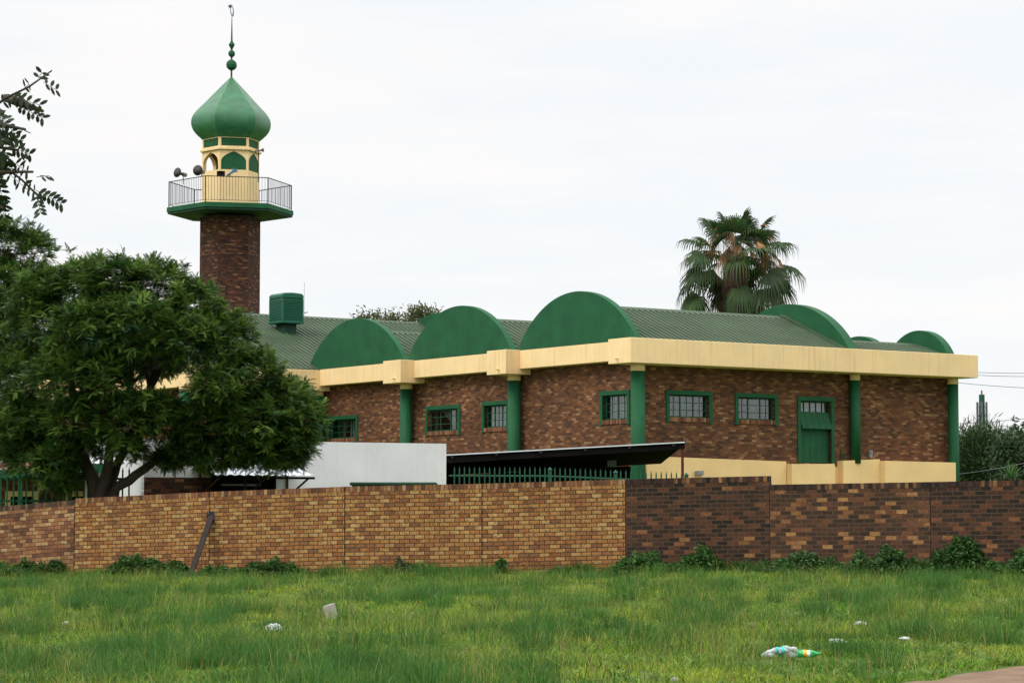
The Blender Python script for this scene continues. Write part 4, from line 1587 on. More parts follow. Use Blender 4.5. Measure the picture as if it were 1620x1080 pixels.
# ------------------------------------------------------------------ leaves: templates and scattering
def frames(dirs, ups=None, roll=None):
    """rotation matrices whose x axis is dirs and z axis is near up"""
    d = dirs / np.linalg.norm(dirs, axis=1, keepdims=True)
    up = np.tile([0, 0, 1.0], (len(d), 1)) if ups is None else ups
    bad = np.abs((d * up).sum(1)) > 0.97
    up = np.where(bad[:, None], np.array([[1.0, 0.2, 0]]), up)
    s = np.cross(up, d)
    s /= np.linalg.norm(s, axis=1, keepdims=True)
    u = np.cross(d, s)
    if roll is not None:
        c, sn = np.cos(roll)[:, None], np.sin(roll)[:, None]
        s, u = s * c + u * sn, u * c - s * sn
    return np.stack([d, s, u], 2)

def scatter(tv, tq, mats, pos, scl, tints, tmul=None):
    k, n = len(pos), len(tv)
    v = np.einsum('kij,nj->kni', mats, tv) * scl[:, None, None] + pos[:, None, :]
    q = tq[None] + (np.arange(k) * n)[:, None, None]
    t = np.repeat(tints[:, None, :], n, 1)
    if tmul is not None:
        t = t * tmul[None, :, None]
    return v.reshape(-1, 3), q.reshape(-1, tq.shape[1]), t.reshape(-1, 3)

def frond_template(npair=9, plen=0.30, width=0.085, droop=0.35, ang=58, taper=0.75):
    """a feathery pinnate leaf of unit length along +x"""
    v, q = [], []
    def rz(x):
        return -droop * x * x
    for i in range(npair):
        x = 0.14 + 0.84 * i / (npair - 1)
        L = plen * (0.55 + 0.45 * math.sin(math.pi * min(1, 0.18 + 0.80 * x))) * (1 - (1 - taper) * x)
        for s in (-1, 1):
            a = R(ang) - 0.35 * x
            dx, dy = math.cos(a), s * math.sin(a)
            px_, py_ = -dy, dx
            z0 = rz(x)
            o = len(v)
            w = width * 0.5
            mx_, my_ = x + dx * L * 0.45, dy * L * 0.45
            v += [(x, 0, z0), (mx_ - px_ * w, my_ - py_ * w, z0 - 0.02), (x + dx * L, dy * L, z0 - 0.30 * L), (mx_ + px_ * w, my_ + py_ * w, z0 - 0.02)]
            q.append((o, o + 1, o + 2, o + 3))
    o = len(v)
    for x in (0, 0.5, 1.0):
        v += [(x, -0.012, rz(x)), (x, 0.012, rz(x))]
    q += [(o, o + 2, o + 3, o + 1), (o + 2, o + 4, o + 5, o + 3)]
    return np.array(v), np.array(q)

def leaf_template(w=0.42, fold=0.10):
    v = np.array([(0, 0, 0), (0.35, -w / 2, fold), (1, 0, -0.06), (0.35, w / 2, fold)], float)
    return v, np.array([(0, 1, 2, 3)])

def crown_points(lobes, per, rng, shell=0.62):
    """branch-tip points in a set of ellipsoid lobes: (centre, radii); returns points and outward directions"""
    P, D = [], []
    for c, r in lobes:
        vol = (r[0] * r[1] + r[0] * r[2] + r[1] * r[2]) / 3
        n = max(6, int(per * vol))
        d = rng.normal(size=(n, 3))
        d /= np.linalg.norm(d, axis=1, keepdims=True)
        low = d[:, 2] < -0.35
        d[low & (rng.random(n) < 0.5), 2] *= -1
        rad = shell + (1 - shell) * rng.random((n, 1)) ** 0.7
        rad *= 1 + 0.16 * rng.normal(size=(n, 1))
        P.append(np.array(c) + d * rad * np.array(r))
        D.append(d)
    return np.concatenate(P), np.concatenate(D)

def feathery_crown(name, lobes, per, nf, size, cols, parent, rng, tmpl, up=0.35, spread=0.9):
    P, D = crown_points(lobes, per, rng)
    k = len(P)
    P = np.repeat(P, nf, 0)
    D = np.repeat(D, nf, 0)
    d = D * 0.55 + rng.normal(size=P.shape) * spread * np.array([1, 1, 0.45]) + np.array([0, 0, up])
    P = P + rng.normal(size=P.shape) * size * 0.18
    scl = size * (0.65 + 0.6 * rng.random(len(P)))
    m = frames(d, roll=rng.normal(size=len(P)) * 0.35)
    tip = rng.random((k, 1)) ** 1.4                       # some shoots are younger and yellower
    tip = np.repeat(tip, nf, 0)
    base = np.array(cols[0]) * (1 - tip) + np.array(cols[1]) * tip
    t = base * (0.75 + 0.5 * rng.random((len(P), 1)))
    v, q, tt = scatter(tmpl[0], tmpl[1], m, P, scl, t)
    return mesh_np(name, v, q, tt, MT['leaf'], parent)

def limb(mb, pts, r0, r1, wob=0.0, n=7):
    pts = [Vector(p) for p in pts]
    # smooth the polyline a little
    out = []
    for i in range(len(pts) - 1):
        for t in (0.0, 0.33, 0.66):
            p = pts[i].lerp(pts[i + 1], t)
            if wob:
                p += Vector((random.uniform(-wob, wob), random.uniform(-wob, wob), random.uniform(-wob, wob) * 0.5)) * (1 if (i or t) else 0)
            out.append(p)
    out.append(pts[-1])
    k = len(out)
    mb.tube(out, [r0 + (r1 - r0) * (i / (k - 1)) ** 0.8 for i in range(k)], n)

def px_lobes(lst, Y, root, depth=1.0):
    out = []
    for (x, y, rx, ry, dy) in lst:
        p = at(x, y, Y + dy)
        s = (Y + dy) / FPX
        out.append(((p.x - root.x, p.y - root.y, p.z - root.z), (rx * s, max(0.9, (rx + ry) * 0.5 * s) * depth, ry * s)))
    return out

FRN = frond_template(12, 0.27, 0.066, 0.28, 60)
# --- the spreading feathery tree behind the wall
TYY = 57.4
b0 = at(152, 792, TYY)
troot = Vector((b0.x, TYY, ground_at(b0.x, TYY)))
tree = empty('spreading_tree', troot)
tag(tree, 'broad feathery dark green tree with several stems rising behind the golden brick wall', 'tree')
main_l = [(118, 462, 62, 50, 0.3), (185, 448, 66, 40, -0.6), (250, 458, 58, 42, 0.2), (308, 492, 48, 40, -0.3), (70, 520, 62, 52, 0.8), (140, 525, 66, 48, -1.3),
          (215, 520, 66, 46, -1.6), (290, 545, 62, 42, -1.3), (352, 545, 48, 50, 0.0), (392, 592, 52, 44, -0.6), (40, 600, 62, 48, 0.6), (110, 598, 60, 44, -1.2),
          (165, 612, 46, 40, -1.4), (345, 618, 46, 30, -1.5), (440, 632, 50, 38, 0.2), (470, 662, 40, 34, -0.3), (400, 672, 60, 36, -1.2), (330, 672, 52, 34, -0.8),
          (262, 668, 48, 30, -1.0), (195, 672, 46, 34, -1.2), (120, 672, 52, 34, -0.9), (50, 672, 46, 36, 0.3), (432, 706, 40, 30, -0.6), (375, 714, 44, 24, -0.5),
          (300, 710, 34, 20, -0.3), (90, 728, 34, 26, -0.4), (222, 566, 60, 26, 1.6), (60, 460, 34, 30, 0.9), (255, 575, 40, 20, 1.4), (205, 712, 20, 18, -1.0), (470, 700, 34, 26, 0.1), (330, 726, 42, 16, -0.2), (418, 726, 44, 18, -0.3), (268, 730, 34, 16, 0.1), (458, 722, 26, 16, 0.2), (230, 640, 50, 16, -1.2), (150, 700, 40, 20, 0.8), (52, 730, 40, 22, 0.2), (98, 762, 22, 15, -0.2), (25, 700, 36, 26, 0.4)]
L1 = px_lobes(main_l, TYY, troot, 1.15)
feathery_crown('crown', L1, 300, 14, 0.205, ((0.026, 0.070, 0.013), (0.125, 0.205, 0.030)), tree, rng, FRN, up=0.25)
mb = MB()
def T_(x, y, dy=0.0):
    p = at(x, y, TYY + dy)
    return p - troot
base = [(0.02, 0, -0.3)]
limb(mb, base + [T_(150, 770), T_(134, 725, 0.1), T_(118, 680, 0.2), T_(112, 600, 0.1), T_(116, 500, 0)], 0.21, 0.05, 0.03, 9)
limb(mb, [(0.08, -0.05, -0.3), T_(160, 775, -.1), T_(172, 735, -0.3), T_(180, 690, -0.5), T_(205, 610, -.7), T_(214, 520, -.6)], 0.17, 0.05, 0.03, 9)
limb(mb, [(0.16, 0.05, -0.3), T_(170, 772, .1), T_(186, 735, 0.2), T_(202, 700, 0.2), T_(236, 620, 0.2), T_(270, 520, 0)], 0.15, 0.045, 0.03, 9)
limb(mb, [(0.2, -0.05, -0.3), T_(180, 774, 0), T_(215, 752, -.2), T_(250, 727, -0.3), T_(300, 690, -0.4), T_(380, 640, -.5), T_(440, 640, -.2)], 0.15, 0.04, 0.03, 9)
starts = [T_(112, 600, 0.1), T_(205, 610, -.7), T_(236, 620, .2), T_(300, 690, -.4), T_(380, 640, -.5), T_(118, 680, .2), T_(180, 690, -.5)]
for c, r in L1:
    c = Vector(c)
    s_ = min(starts, key=lambda p: (p - c).length + (2.0 if p.z > c.z + 0.3 else 0))
    mid = s_.lerp(c, 0.5) + Vector((0, 0, 0.10))
    limb(mb, [s_, mid, c], 0.05, 0.018, 0.04, 6)
    for k in range(4):
        d = Vector((random.uniform(-1, 1) * r[0], random.uniform(-1, 1) * r[1], random.uniform(-0.6, 0.9) * r[2])) * 0.8
        limb(mb, [mid.lerp(c, 0.6 + 0.1 * k), c + d], 0.016, 0.005, 0.03, 5)
mb.build('trunk', MT['bark'], tree, smooth=True)

# --- the taller tree at the left edge, farther back
Y2 = 74.0
b2 = at(-20, 790, Y2)
root2 = Vector((b2.x, Y2, 1.0))
tree2 = empty('tall_tree', root2)
tag(tree2, 'taller feathery green tree at the left edge beyond the spreading tree', 'tree')
l2 = [(8, 395, 40, 42, 0), (56, 400, 28, 36, 0.3), (20, 455, 54, 40, -0.5), (58, 470, 30, 30, 0.4), (-30, 440, 60, 50, 0.5), (0, 530, 60, 50, 0.2), (45, 560, 40, 34, 0.6), (-20, 620, 70, 50, 0), (20, 665, 44, 34, 0.4),
      (-60, 520, 60, 60, 0), (30, 715, 38, 22, 0.2), (72, 705, 36, 30, 0.8), (-40, 700, 50, 40, 0.0)]
L2 = px_lobes(l2, Y2, root2, 1.0)
feathery_crown('crown', L2, 170, 13, 0.25, ((0.032, 0.082, 0.018), (0.110, 0.185, 0.032)), tree2, rng, FRN, up=0.35)
mb = MB()
def T2(x, y, dy=0.0):
    return at(x, y, Y2 + dy) - root2
limb(mb, [(0, 0, -0.3), T2(-15, 680), T2(0, 560), T2(15, 480), T2(20, 400)], 0.2, 0.04, 0.04, 8)
for c, r in L2:
    c = Vector(c)
    s_ = T2(0, 560) if c.z > T2(0, 560).z else T2(-15, 680)
    limb(mb, [s_, s_.lerp(c, 0.5) + Vector((0, 0, 0.1)), c], 0.06, 0.018, 0.04, 6)
    for k in range(3):
        d = Vector((random.uniform(-1, 1) * r[0], random.uniform(-1, 1) * r[1], random.uniform(-0.6, 0.9) * r[2])) * 0.8
        limb(mb, [s_.lerp(c, 0.7), c + d], 0.018, 0.005, 0.03, 5)
mb.build('trunk', MT['bark'], tree2, smooth=True)

# --- trees at the right end and beyond the roofs: leafy crowns of small leaves
LEAF = leaf_template()
def leafy_tree(name, label, base_px, Y, lobes, per, nl, size, cols, group=None, trunk_r=0.2, needle=False, shell=0.55, spread=0.9):
    b = at(base_px[0], 700, Y)
    root = Vector((b.x, Y, 1.0))
    e = empty(name, root)
    tag(e, label, 'tree', group)
    L = px_lobes(lobes, Y, root)
    P, D = crown_points(L, per, rng, shell)
    k = len(P)
    P = np.repeat(P, nl, 0)
    D = np.repeat(D, nl, 0)
    P = P + rng.normal(size=P.shape) * size * 1.1
    d = D * 0.4 + rng.normal(size=P.shape) * spread + np.array([0, 0, 0.2])
    if needle:
        d = D * 0.9 + rng.normal(size=P.shape) * 0.5 + np.array([0, 0, 0.5])
    m = frames(d, roll=rng.normal(size=len(P)) * 0.8)
    tip = np.repeat(rng.random((k, 1)), nl, 0)
    t = (np.array(cols[0]) * (1 - tip) + np.array(cols[1]) * tip) * (0.7 + 0.6 * rng.random((len(P), 1)))
    tm = (np.array([[0, 0, 0], [0.3, -0.06, 0.0], [1, 0, -0.05], [0.3, 0.06, 0.0]]), np.array([(0, 1, 2, 3)])) if needle else LEAF
    v, q, tt = scatter(tm[0], tm[1], m, P, size * (0.6 + 0.8 * rng.random(len(P))), t)
    mesh_np('crown', v, q, tt, MT['leaf'], e)
    mb = MB()
    cs = [Vector(c) for c, r in L]
    topc = max(cs, key=lambda c: c.z)
    mid = Vector((topc.x * 0.4, topc.y * 0.4, topc.z * 0.45))
    limb(mb, [(0, 0, -0.4), mid, topc], trunk_r, trunk_r * 0.2, 0.06, 8)
    for c in cs:
        limb(mb, [mid, mid.lerp(c, 0.5) + Vector((0, 0, 0.2)), c], trunk_r * 0.4, 0.02, 0.08, 6)
    mb.build('trunk', MT['bark'], e, smooth=True)
    return e
leafy_tree('conifer_tree', 'dark feathery conifer like tree right of the end column below the mast', (1545, 0), 105.0,
           [(1530, 712, 11, 24, 0), (1548, 728, 20, 30, -0.4), (1570, 722, 13, 30, 0.2), (1530, 748, 20, 24, 0), (1560, 750, 28, 22, -0.5), (1544, 702, 6, 14, 0), (1570, 700, 5, 12, 0), (1515, 760, 16, 20, 0.5)],
           230, 20, 0.30, ((0.024, 0.055, 0.018), (0.055, 0.10, 0.03)), needle=True, shell=0.45)
leafy_tree('broadleaf_tree', 'rounded grey green leafy tree at the right edge behind the dark brick wall', (1605, 0), 100.0,
           [(1596, 718, 17, 24, 0), (1622, 700, 14, 18, 0.3), (1587, 702, 7, 10, 0.2), (1622, 722, 24, 28, -0.6), (1600, 748, 30, 20, 0), (1650, 716, 30, 34, 0.4), (1608, 690, 6, 8, 0.3), (1660, 750, 34, 26, 0)],
           85, 16, 0.22, ((0.026, 0.055, 0.022), (0.065, 0.11, 0.045)), shell=0.5)
far_cols = ((0.075, 0.10, 0.045), (0.13, 0.145, 0.065))
leafy_tree('far_tree', 'leftmost small olive treetop peeping above the roof ridge', (585, 0), 165.0, [(578, 506, 10, 7, 0), (597, 507, 9, 7, 0.4), (585, 516, 18, 10, 0), (570, 512, 6, 6, 0)], 80, 10, 0.26, far_cols, 'far treetops above the roof')
leafy_tree('far_tree', 'narrow olive treetop, middle one of three above the roof ridge', (622, 0), 168.0, [(614, 508, 8, 6, 0), (622, 505, 6, 5, 0), (626, 512, 10, 6, 0), (612, 516, 12, 7, 0)], 80, 10, 0.26, far_cols, 'far treetops above the roof')
leafy_tree('far_tree', 'widest olive treetop above the roof, meeting the middle green arch', (672, 0), 166.0, [(654, 502, 10, 8, 0), (668, 498, 12, 7, 0), (686, 500, 11, 7, 0.4), (660, 511, 18, 9, 0), (690, 511, 16, 9, 0), (652, 495, 5, 4, 0)], 80, 10, 0.26, far_cols, 'far treetops above the roof')

# spiky plant beside the wall at the right edge
ag = at(1602, 765, 58.0)
sroot = Vector((ag.x, 58.0, ground_at(ag.x, 58)))
spk = empty('spiky_plant', sroot)
tag(spk, 'spiky rosette plant with narrow green leaves peeping over the dark brick wall at right', 'plant')
hgt = zat(758, 58.0) - sroot.z
mb = MB()
mb.tube([(0, 0, -0.2), (0.03, 0, hgt * 0.5), (0, 0, hgt)], [0.1, 0.08, 0.07], 8)
mb.build('stem', MT['palmbark'], spk, smooth=True)
vs, qs, ts = [], [], []
for i in range(70):
    t = random.uniform(0, 6.283)
    el = random.uniform(0.0, 1.35)
    L = random.uniform(0.35, 0.55)
    d = Vector((math.cos(t) * math.cos(el), math.sin(t) * math.cos(el), math.sin(el)))
    s_ = d.cross(Vector((0, 0, 1))).normalized() * 0.018
    o = len(vs)
    p0, p1, p2 = Vector((0, 0, hgt)), Vector((0, 0, hgt)) + d * L * 0.5, Vector((0, 0, hgt)) + d * L - Vector((0, 0, 0.06))
    vs += [p0 - s_ * .6, p0 + s_ * .6, p1 + s_, p1 - s_, p2 + s_ * .1, p2 - s_ * .1]
    qs += [(o, o + 1, o + 2, o + 3), (o + 3, o + 2, o + 4, o + 5)]
    c = np.array((0.06, 0.13, 0.04)) * random.uniform(0.6, 1.4)
    ts += [c] * 6
mesh_np('leaf_rosette', np.array([tuple(v) for v in vs]), np.array(qs), np.array(ts), MT['leaf'], spk)

# --- fan palm behind the roof
PYY = 112.0
pc_ = at(1164, 408, PYY)
proot = Vector((pc_.x, PYY, 1.0))
palm = empty('fan_palm', proot)
tag(palm, 'tall shaggy fan palm with drooping green and brown fronds behind the roof', 'palm')
ptop = pc_.z - 1.0
mb = MB()
pts, rs = [], []
for i in range(25):
    z = -0.5 + (ptop + 0.7) * i / 24
    pts.append((0.06 * math.sin(z * 0.5), 0, z))
    rs.append(0.30 if z < ptop - 2.8 else 0.55 + 0.06 * (i % 2) - max(0, z - ptop + 1) * 0.16)
mb.tube(pts, rs, 14)
mb.build('trunk', MT['palmbark'], palm, smooth=True)
def fan(vs, qs, ts, base, az, el, pet, rad, col, droop, arc=R(220), nseg=26, fold=0.22, petcol=(0.10, 0.11, 0.04), roll=0.0):
    d = Vector((math.cos(az) * math.cos(el), math.sin(az) * math.cos(el), math.sin(el)))
    s = d.cross(Vector((0, 0, 1)))
    s = s.normalized() if s.length > 0.05 else Vector((1, 0, 0))
    u = s.cross(d).normalized()
    tip = base + d * pet - Vector((0, 0, 0.06 * pet * pet))
    o = len(vs)
    w = s * 0.02
    vs += [base - w, base + w, tip + w * .6, tip - w * .6]
    qs.append((o, o + 1, o + 2, o + 3))
    ts += [petcol] * 4
    fd = (d * 0.92 - Vector((0, 0, 0.25 * droop))).normalized()
    s2 = (s * math.cos(roll) + u * math.sin(roll)).normalized()
    fd = (fd - s2 * fd.dot(s2)).normalized()
    u2 = s2.cross(fd).normalized()
    for i in range(nseg):
        a = -arc / 2 + arc * (i + 0.5) / nseg
        L = rad * (0.80 + 0.20 * math.cos(a)) * random.uniform(0.92, 1.06)
        dd = (fd * math.cos(a) + s2 * math.sin(a)).normalized()
        ww = u2.cross(dd).normalized()
        dh = 2 * math.sin(arc / nseg / 2) * 0.5
        p0 = tip
        m1 = tip + dd * L * 0.50 + u2 * (fold * 0.22 * L * abs(math.sin(a))) - Vector((0, 0, droop * 0.10 * L))
        m2 = tip + dd * L * 0.78 - Vector((0, 0, droop * (0.30 + 0.10 * random.random()) * L))
        e = tip + dd * L * (0.96 - 0.12 * droop) - Vector((0, 0, droop * (0.60 + 0.32 * random.random()) * L))
        w1 = ww * dh * L * 0.56
        w2 = ww * dh * L * 0.30
        o = len(vs)
        cc = [c * random.uniform(0.75, 1.25) for c in col]
        k_ = 0.02 * (1 if i % 2 else -1)
        vs += [p0 - w1 * .1, p0 + w1 * .1, m1 + w1 + u2 * k_, m1 - w1 - u2 * k_, m2 + w2, m2 - w2, e + w2 * .12, e - w2 * .12]
        qs += [(o, o + 1, o + 2, o + 3), (o + 3, o + 2, o + 4, o + 5), (o + 5, o + 4, o + 6, o + 7)]
        ts += [cc] * 8
pv, pq, pt_ = [], [], []
dv_, dq_, dt_ = [], [], []
rp = random.Random(21)
gold = 2.39996
nl = 64
for i in range(nl):
    f = (i + 0.5) / nl
    el = math.asin(max(-1, min(1, 1.0 - 1.72 * f))) + rp.uniform(-0.16, 0.16)
    az = i * gold + rp.uniform(-0.3, 0.3)
    base = Vector((0, 0, ptop + 0.25 - 0.75 * f))
    pet = 1.5 + 0.85 * f + rp.uniform(-0.5, 0.35)
    rad = 1.12 + rp.uniform(-0.15, 0.18)
    g = rp.uniform(0.65, 1.35)
    dr = 0.25 + 0.95 * min(1, f * 1.4) + rp.uniform(-0.1, 0.2)
    if f > 0.82 and rp.random() < 0.5:
        fan(dv_, dq_, dt_, base, az, el, pet * 0.8, rad * 0.85, (0.13 * g, 0.075 * g, 0.045 * g), 1.5, arc=R(130), nseg=18)
    else:
        fan(pv, pq, pt_, base, az, el, pet, rad, (0.036 * g, 0.068 * g, 0.020 * g), dr, roll=rp.uniform(-0.8, 0.8))
# dry tan flower stalks and folded old leaves hanging among the green ones
for i in range(34):
    az = i * gold * 1.7 + rp.uniform(-0.3, 0.3)
    g = rp.uniform(0.7, 1.25)
    fan(dv_, dq_, dt_, Vector((0, 0, ptop + 0.1)), az, R(rp.uniform(5, 70)), rp.uniform(1.0, 1.9), rp.uniform(0.75, 1.0), (0.34 * g, 0.185 * g, 0.085 * g), 1.9, arc=R(46), nseg=12)
# old leaf skirt hanging close to the trunk
for i in range(44):
    az = i * gold
    base = Vector((0.28 * math.cos(az), 0.28 * math.sin(az), ptop - 0.6 - 2.0 * rp.random()))
    g = rp.uniform(0.6, 1.3)
    fan(dv_, dq_, dt_, base, az, R(-62 + rp.uniform(-12, 14)), 0.55, 0.75, (0.105 * g, 0.062 * g, 0.042 * g), 1.0, arc=R(70), nseg=12)
mesh_np('crown', np.array([tuple(v) for v in pv]), np.array(pq), np.array(pt_), MT['leaf'], palm)
mesh_np('dead_frond', np.array([tuple(v) for v in dv_]), np.array(dq_), np.array(dt_), MT['leaf'], palm)

# --- near branch hanging in at the upper left
NY = 10.0
nb_root = Vector((-4.2, NY + 0.3, 0.0))
nbt = empty('overhanging_branch', nb_root)
tag(nbt, 'dark leafy branch hanging in from the left edge against the pale sky', 'branch')
mb = MB()
def N_(x, y, dy=0):
    return at(x, y, NY + dy) - nb_root
mb.tube([(0, 0, -0.2), (0.1, 0, 1.5), (0.25, -0.1, 2.6), N_(-200, 330)], [0.16, 0.13, 0.1, 0.05], 10)
twigs = [[(-200, 330), (-120, 240), (-40, 190), (10, 155), (45, 138), (82, 112)], [(-200, 330), (-110, 290), (-40, 260), (5, 262), (35, 285), (68, 318)],
         [(-120, 240), (-50, 205), (0, 198), (40, 205)], [(-110, 290), (-50, 300), (-10, 320), (5, 330)], [(-120, 240), (-60, 220), (-10, 232), (30, 238)], [(10, 155), (30, 162), (68, 176)], [(-110, 290), (-30, 275), (20, 272), (52, 272)]]
lv_pos, lv_dir = [], []
rl = random.Random(4)
for tw in twigs:
    pts = [N_(x, y, rl.uniform(-0.12, 0.12)) for x, y in tw]
    mb.tube(pts, [0.018 if i < 2 else 0.009 - 0.0012 * i for i in range(len(pts))], 6)
mb.build('limb', MT['bark'], nbt, smooth=True)
nv, nq, nt = [], [], []
def compound(p, d, L, n):
    """a compound leaf: paired oval leaflets along a thin stalk"""
    d = d.normalized()
    s = d.cross(Vector((rl.uniform(-.4, .4), -1, rl.uniform(-.4, .4)))).normalized()
    u = s.cross(d)
    w = s * 0.0012
    o = len(nv)
    e = p + d * L - Vector((0, 0, 0.12 * L))
    nv.extend([p - w, p + w, e + w, e - w])
    nq.append((o, o + 1, o + 2, o + 3))
    c0 = (0.02, 0.035, 0.018)
    nt.extend([c0] * 4)
    for i in range(n):
        f = 0.2 + 0.8 * i / (n - 1)
        q_ = p.lerp(e, f)
        for sg in (-1, 1):
            l_ = 0.036 * rl.uniform(0.8, 1.2)
            ld = (s * sg * 0.85 + d * 0.45 + u * rl.uniform(-.5, .3) - Vector((0, 0, 0.25))).normalized()
            lw = ld.cross(u + Vector((0, -0.4, 0))).normalized() * 0.0085
            o = len(nv)
            g = rl.uniform(0.6, 1.5)
            nv.extend([q_, q_ + ld * l_ * .3 + lw * .85, q_ + ld * l_ * .7 + lw * .85, q_ + ld * l_, q_ + ld * l_ * .7 - lw * .85, q_ + ld * l_ * .3 - lw * .85])
            nq.append((o, o + 1, o + 2, o + 3))
            nq.append((o, o + 3, o + 4, o + 5))
            nt.extend([(0.018 * g, 0.034 * g, 0.012 * g)] * 6)
for (x, y, ex, ey, n) in [(-5, 160, 40, 150, 5), (12, 150, 62, 160, 5), (22, 165, 66, 180, 6), (-8, 175, 24, 205, 6), (-5, 190, 36, 195, 5), (-15, 205, 22, 220, 6), (-10, 180, 10, 225, 6),
                          (0, 215, 32, 218, 4), (15, 232, 46, 240, 5), (5, 235, 18, 262, 4), (-10, 255, 14, 262, 5), (20, 256, 42, 264, 4), (8, 270, 44, 290, 5), (-8, 275, 8, 318, 6), (35, 285, 66, 302, 5),
                          (55, 300, 96, 316, 6), (58, 305, 64, 330, 5), (-5, 300, 6, 332, 6), (-20, 240, 4, 250, 6), (-25, 290, 0, 325, 7), (62, 280, 78, 275, 3), (68, 130, 88, 138, 3), (-20, 165, 10, 185, 6), (-20, 195, 8, 200, 6), (-22, 228, 4, 215, 6),
                          (-12, 262, 2, 290, 6), (38, 140, 46, 128, 2), (60, 124, 66, 114, 2)]:
    a_, b_ = N_(x, y, rl.uniform(-.15, .1)), N_(ex, ey, rl.uniform(-.15, .1))
    compound(a_, b_ - a_, (b_ - a_).length, n)
mesh_np('foliage', np.array([tuple(v) for v in nv]), np.array(nq), np.array(nt), MT['leaf'], nbt)

# ------------------------------------------------------------------ grass
def fnoise(x, y, scale, seed):
    r = np.random.default_rng(seed)
    out = np.zeros_like(x)
    for o in range(5):
        for _ in range(3):
            a = r.uniform(0, 6.283)
            f = (1.7 ** o) / scale * r.uniform(0.8, 1.25)
            out += np.sin((x * math.cos(a) + y * math.sin(a)) * 6.283 * f + r.uniform(0, 6.283)) / (1.35 ** o)
    return out / 3.2

def wall_line_y(x):
    """field side of the boundary wall"""
    wx, wy = [], []
    for px_ in (-200, -60, 118, 331, 545, 762, 989, 1217, 1471, 1720, 2150):
        s = float(np.interp(px_, SX, SS))
        wx.append((px_ - 810) / s)
        wy.append(FPX / s)
    return np.interp(x, wx, wy)

def blades(px, py, h, w, lean, az, cols, curve, root_dark=0.85):
    """five-vertex blades; returns verts, quads, tris, tints"""
    k = len(px)
    pz = gz(px, py) - 0.015
    fx, fy = np.cos(az), np.sin(az)            # lean direction
    ra = rng.uniform(0, math.pi, k)
    wx, wy = np.cos(ra) * w * 0.5, np.sin(ra) * w * 0.5
    V = np.empty((k, 5, 3), np.float32)
    V[:, 0] = np.stack([px - wx, py - wy, pz], 1)
    V[:, 1] = np.stack([px + wx, py + wy, pz], 1)
    mx, my, mz = px + fx * lean * h * 0.35, py + fy * lean * h * 0.35, pz + h * 0.58
    V[:, 2] = np.stack([mx + wx * 0.8, my + wy * 0.8, mz], 1)
    V[:, 3] = np.stack([mx - wx * 0.8, my - wy * 0.8, mz], 1)
    V[:, 4] = np.stack([px + fx * lean * h * (1 + curve * 0.4), py + fy * lean * h * (1 + curve * 0.4), pz + h * (1.0 - 0.35 * curve)], 1)
    o = (np.arange(k) * 5)[:, None]
    Q = o + np.array([[0, 1, 2, 3]])
    T = o + np.array([[3, 2, 4]])
    C = np.repeat(cols[:, None, :], 5, 1)
    return V.reshape(-1, 3), Q, T, C.reshape(-1, 3)

acc = [[], [], [], []]
_off = [0]
def push(r):
    V, Q, T, C = r
    acc[0].append(V)
    acc[1].append(Q + _off[0])
    acc[2].append(T + _off[0])
    acc[3].append(C)
    _off[0] += len(V)

LITTER_PX = [(1232, 1042, 0.34), (1277, 1040, 0.26), (1327, 1021, 0.22), (1361, 986, 0.2), (1431, 1014, 0.12), (433, 1000, 0.18), (105, 978, 0.2), (1188, 999, 0.1), (524, 974, 0.22), (1067, 1080, 0.08), (618, 912, 0.1)]
def gy(py, x=0.0):
    """ground distance for a photo row (solved along the sloping field)"""
    Y = 25.0
    for _ in range(80):
        Y = 0.6 * Y + 0.4 * (EYE - ground_at(x, Y)) * FPX / (py - 822)
    return Y
CLEAR = []
for (lx, ly, lr) in LITTER_PX:
    yy = gy(ly)
    CLEAR.append(((lx - 810) / FPX * yy, yy, lr))
def near_litter(x, y):
    k = np.zeros(len(x), bool)
    for (cx_, cy_, cr2) in CLEAR:
        k |= (np.abs(x - cx_) < cr2 + 0.05) & (y > cy_ - 0.75) & (y < cy_ + 0.12)
    return k

def field_points(n, ymin=21.0, ymax=55.2, power=1.0, tall=True):
    """random points, density falling with distance, inside the field"""
    u = rng.random(n)
    e = 1.5 - power                            # width grows with y, so pdf ~ y * y^-1.5-ish
    y = (ymin ** e + u * (ymax ** e - ymin ** e)) ** (1 / e)
    half = y * 0.215 + 2.6
    x = (rng.random(n) * 2 - 1) * half
    ok = (y < wall_line_y(x) - 0.05) & ~((y < path_edge_y(x) + 0.10 + 0.10 * np.sin(x * 9)) & (x > -1.0))
    if tall:
        ok &= ~near_litter(x, y)
    return x[ok], y[ok]

def mixcol(a, b, t):
    return np.array(a)[None] * (1 - t[:, None]) + np.array(b)[None] * t[:, None]

LAWN_A, LAWN_B = (0.082, 0.190, 0.015), (0.235, 0.300, 0.026)
TUFT_A, TUFT_B = (0.030, 0.098, 0.018), (0.074, 0.175, 0.028)
STRAW, RED = (0.27, 0.235, 0.085), (0.15, 0.105, 0.045)
# short lawn everywhere
x, y = field_points(400000, tall=False)
dry = np.clip(fnoise(x, y, 5.0, 3) * 0.7 + 0.45 + 0.25 * rng.normal(size=len(x)), 0, 1)
c = mixcol(LAWN_A, LAWN_B, dry) * (0.40 + 1.15 * rng.random((len(x), 1)) ** 1.2)
s_ = rng.random(len(x)) < 0.05
c[s_] = np.array(STRAW) * (0.6 + 0.6 * rng.random((s_.sum(), 1)))
hh = rng.uniform(0.035, 0.095, len(x)) * (1 + 0.5 * fnoise(x, y, 2.2, 8))
hh[near_litter(x, y)] *= 0.45
push(blades(x, y, hh, rng.uniform(0.007, 0.015, len(x)), rng.uniform(0.3, 1.3, len(x)), rng.uniform(0, 6.283, len(x)), c, rng.uniform(0, 1, len(x))))
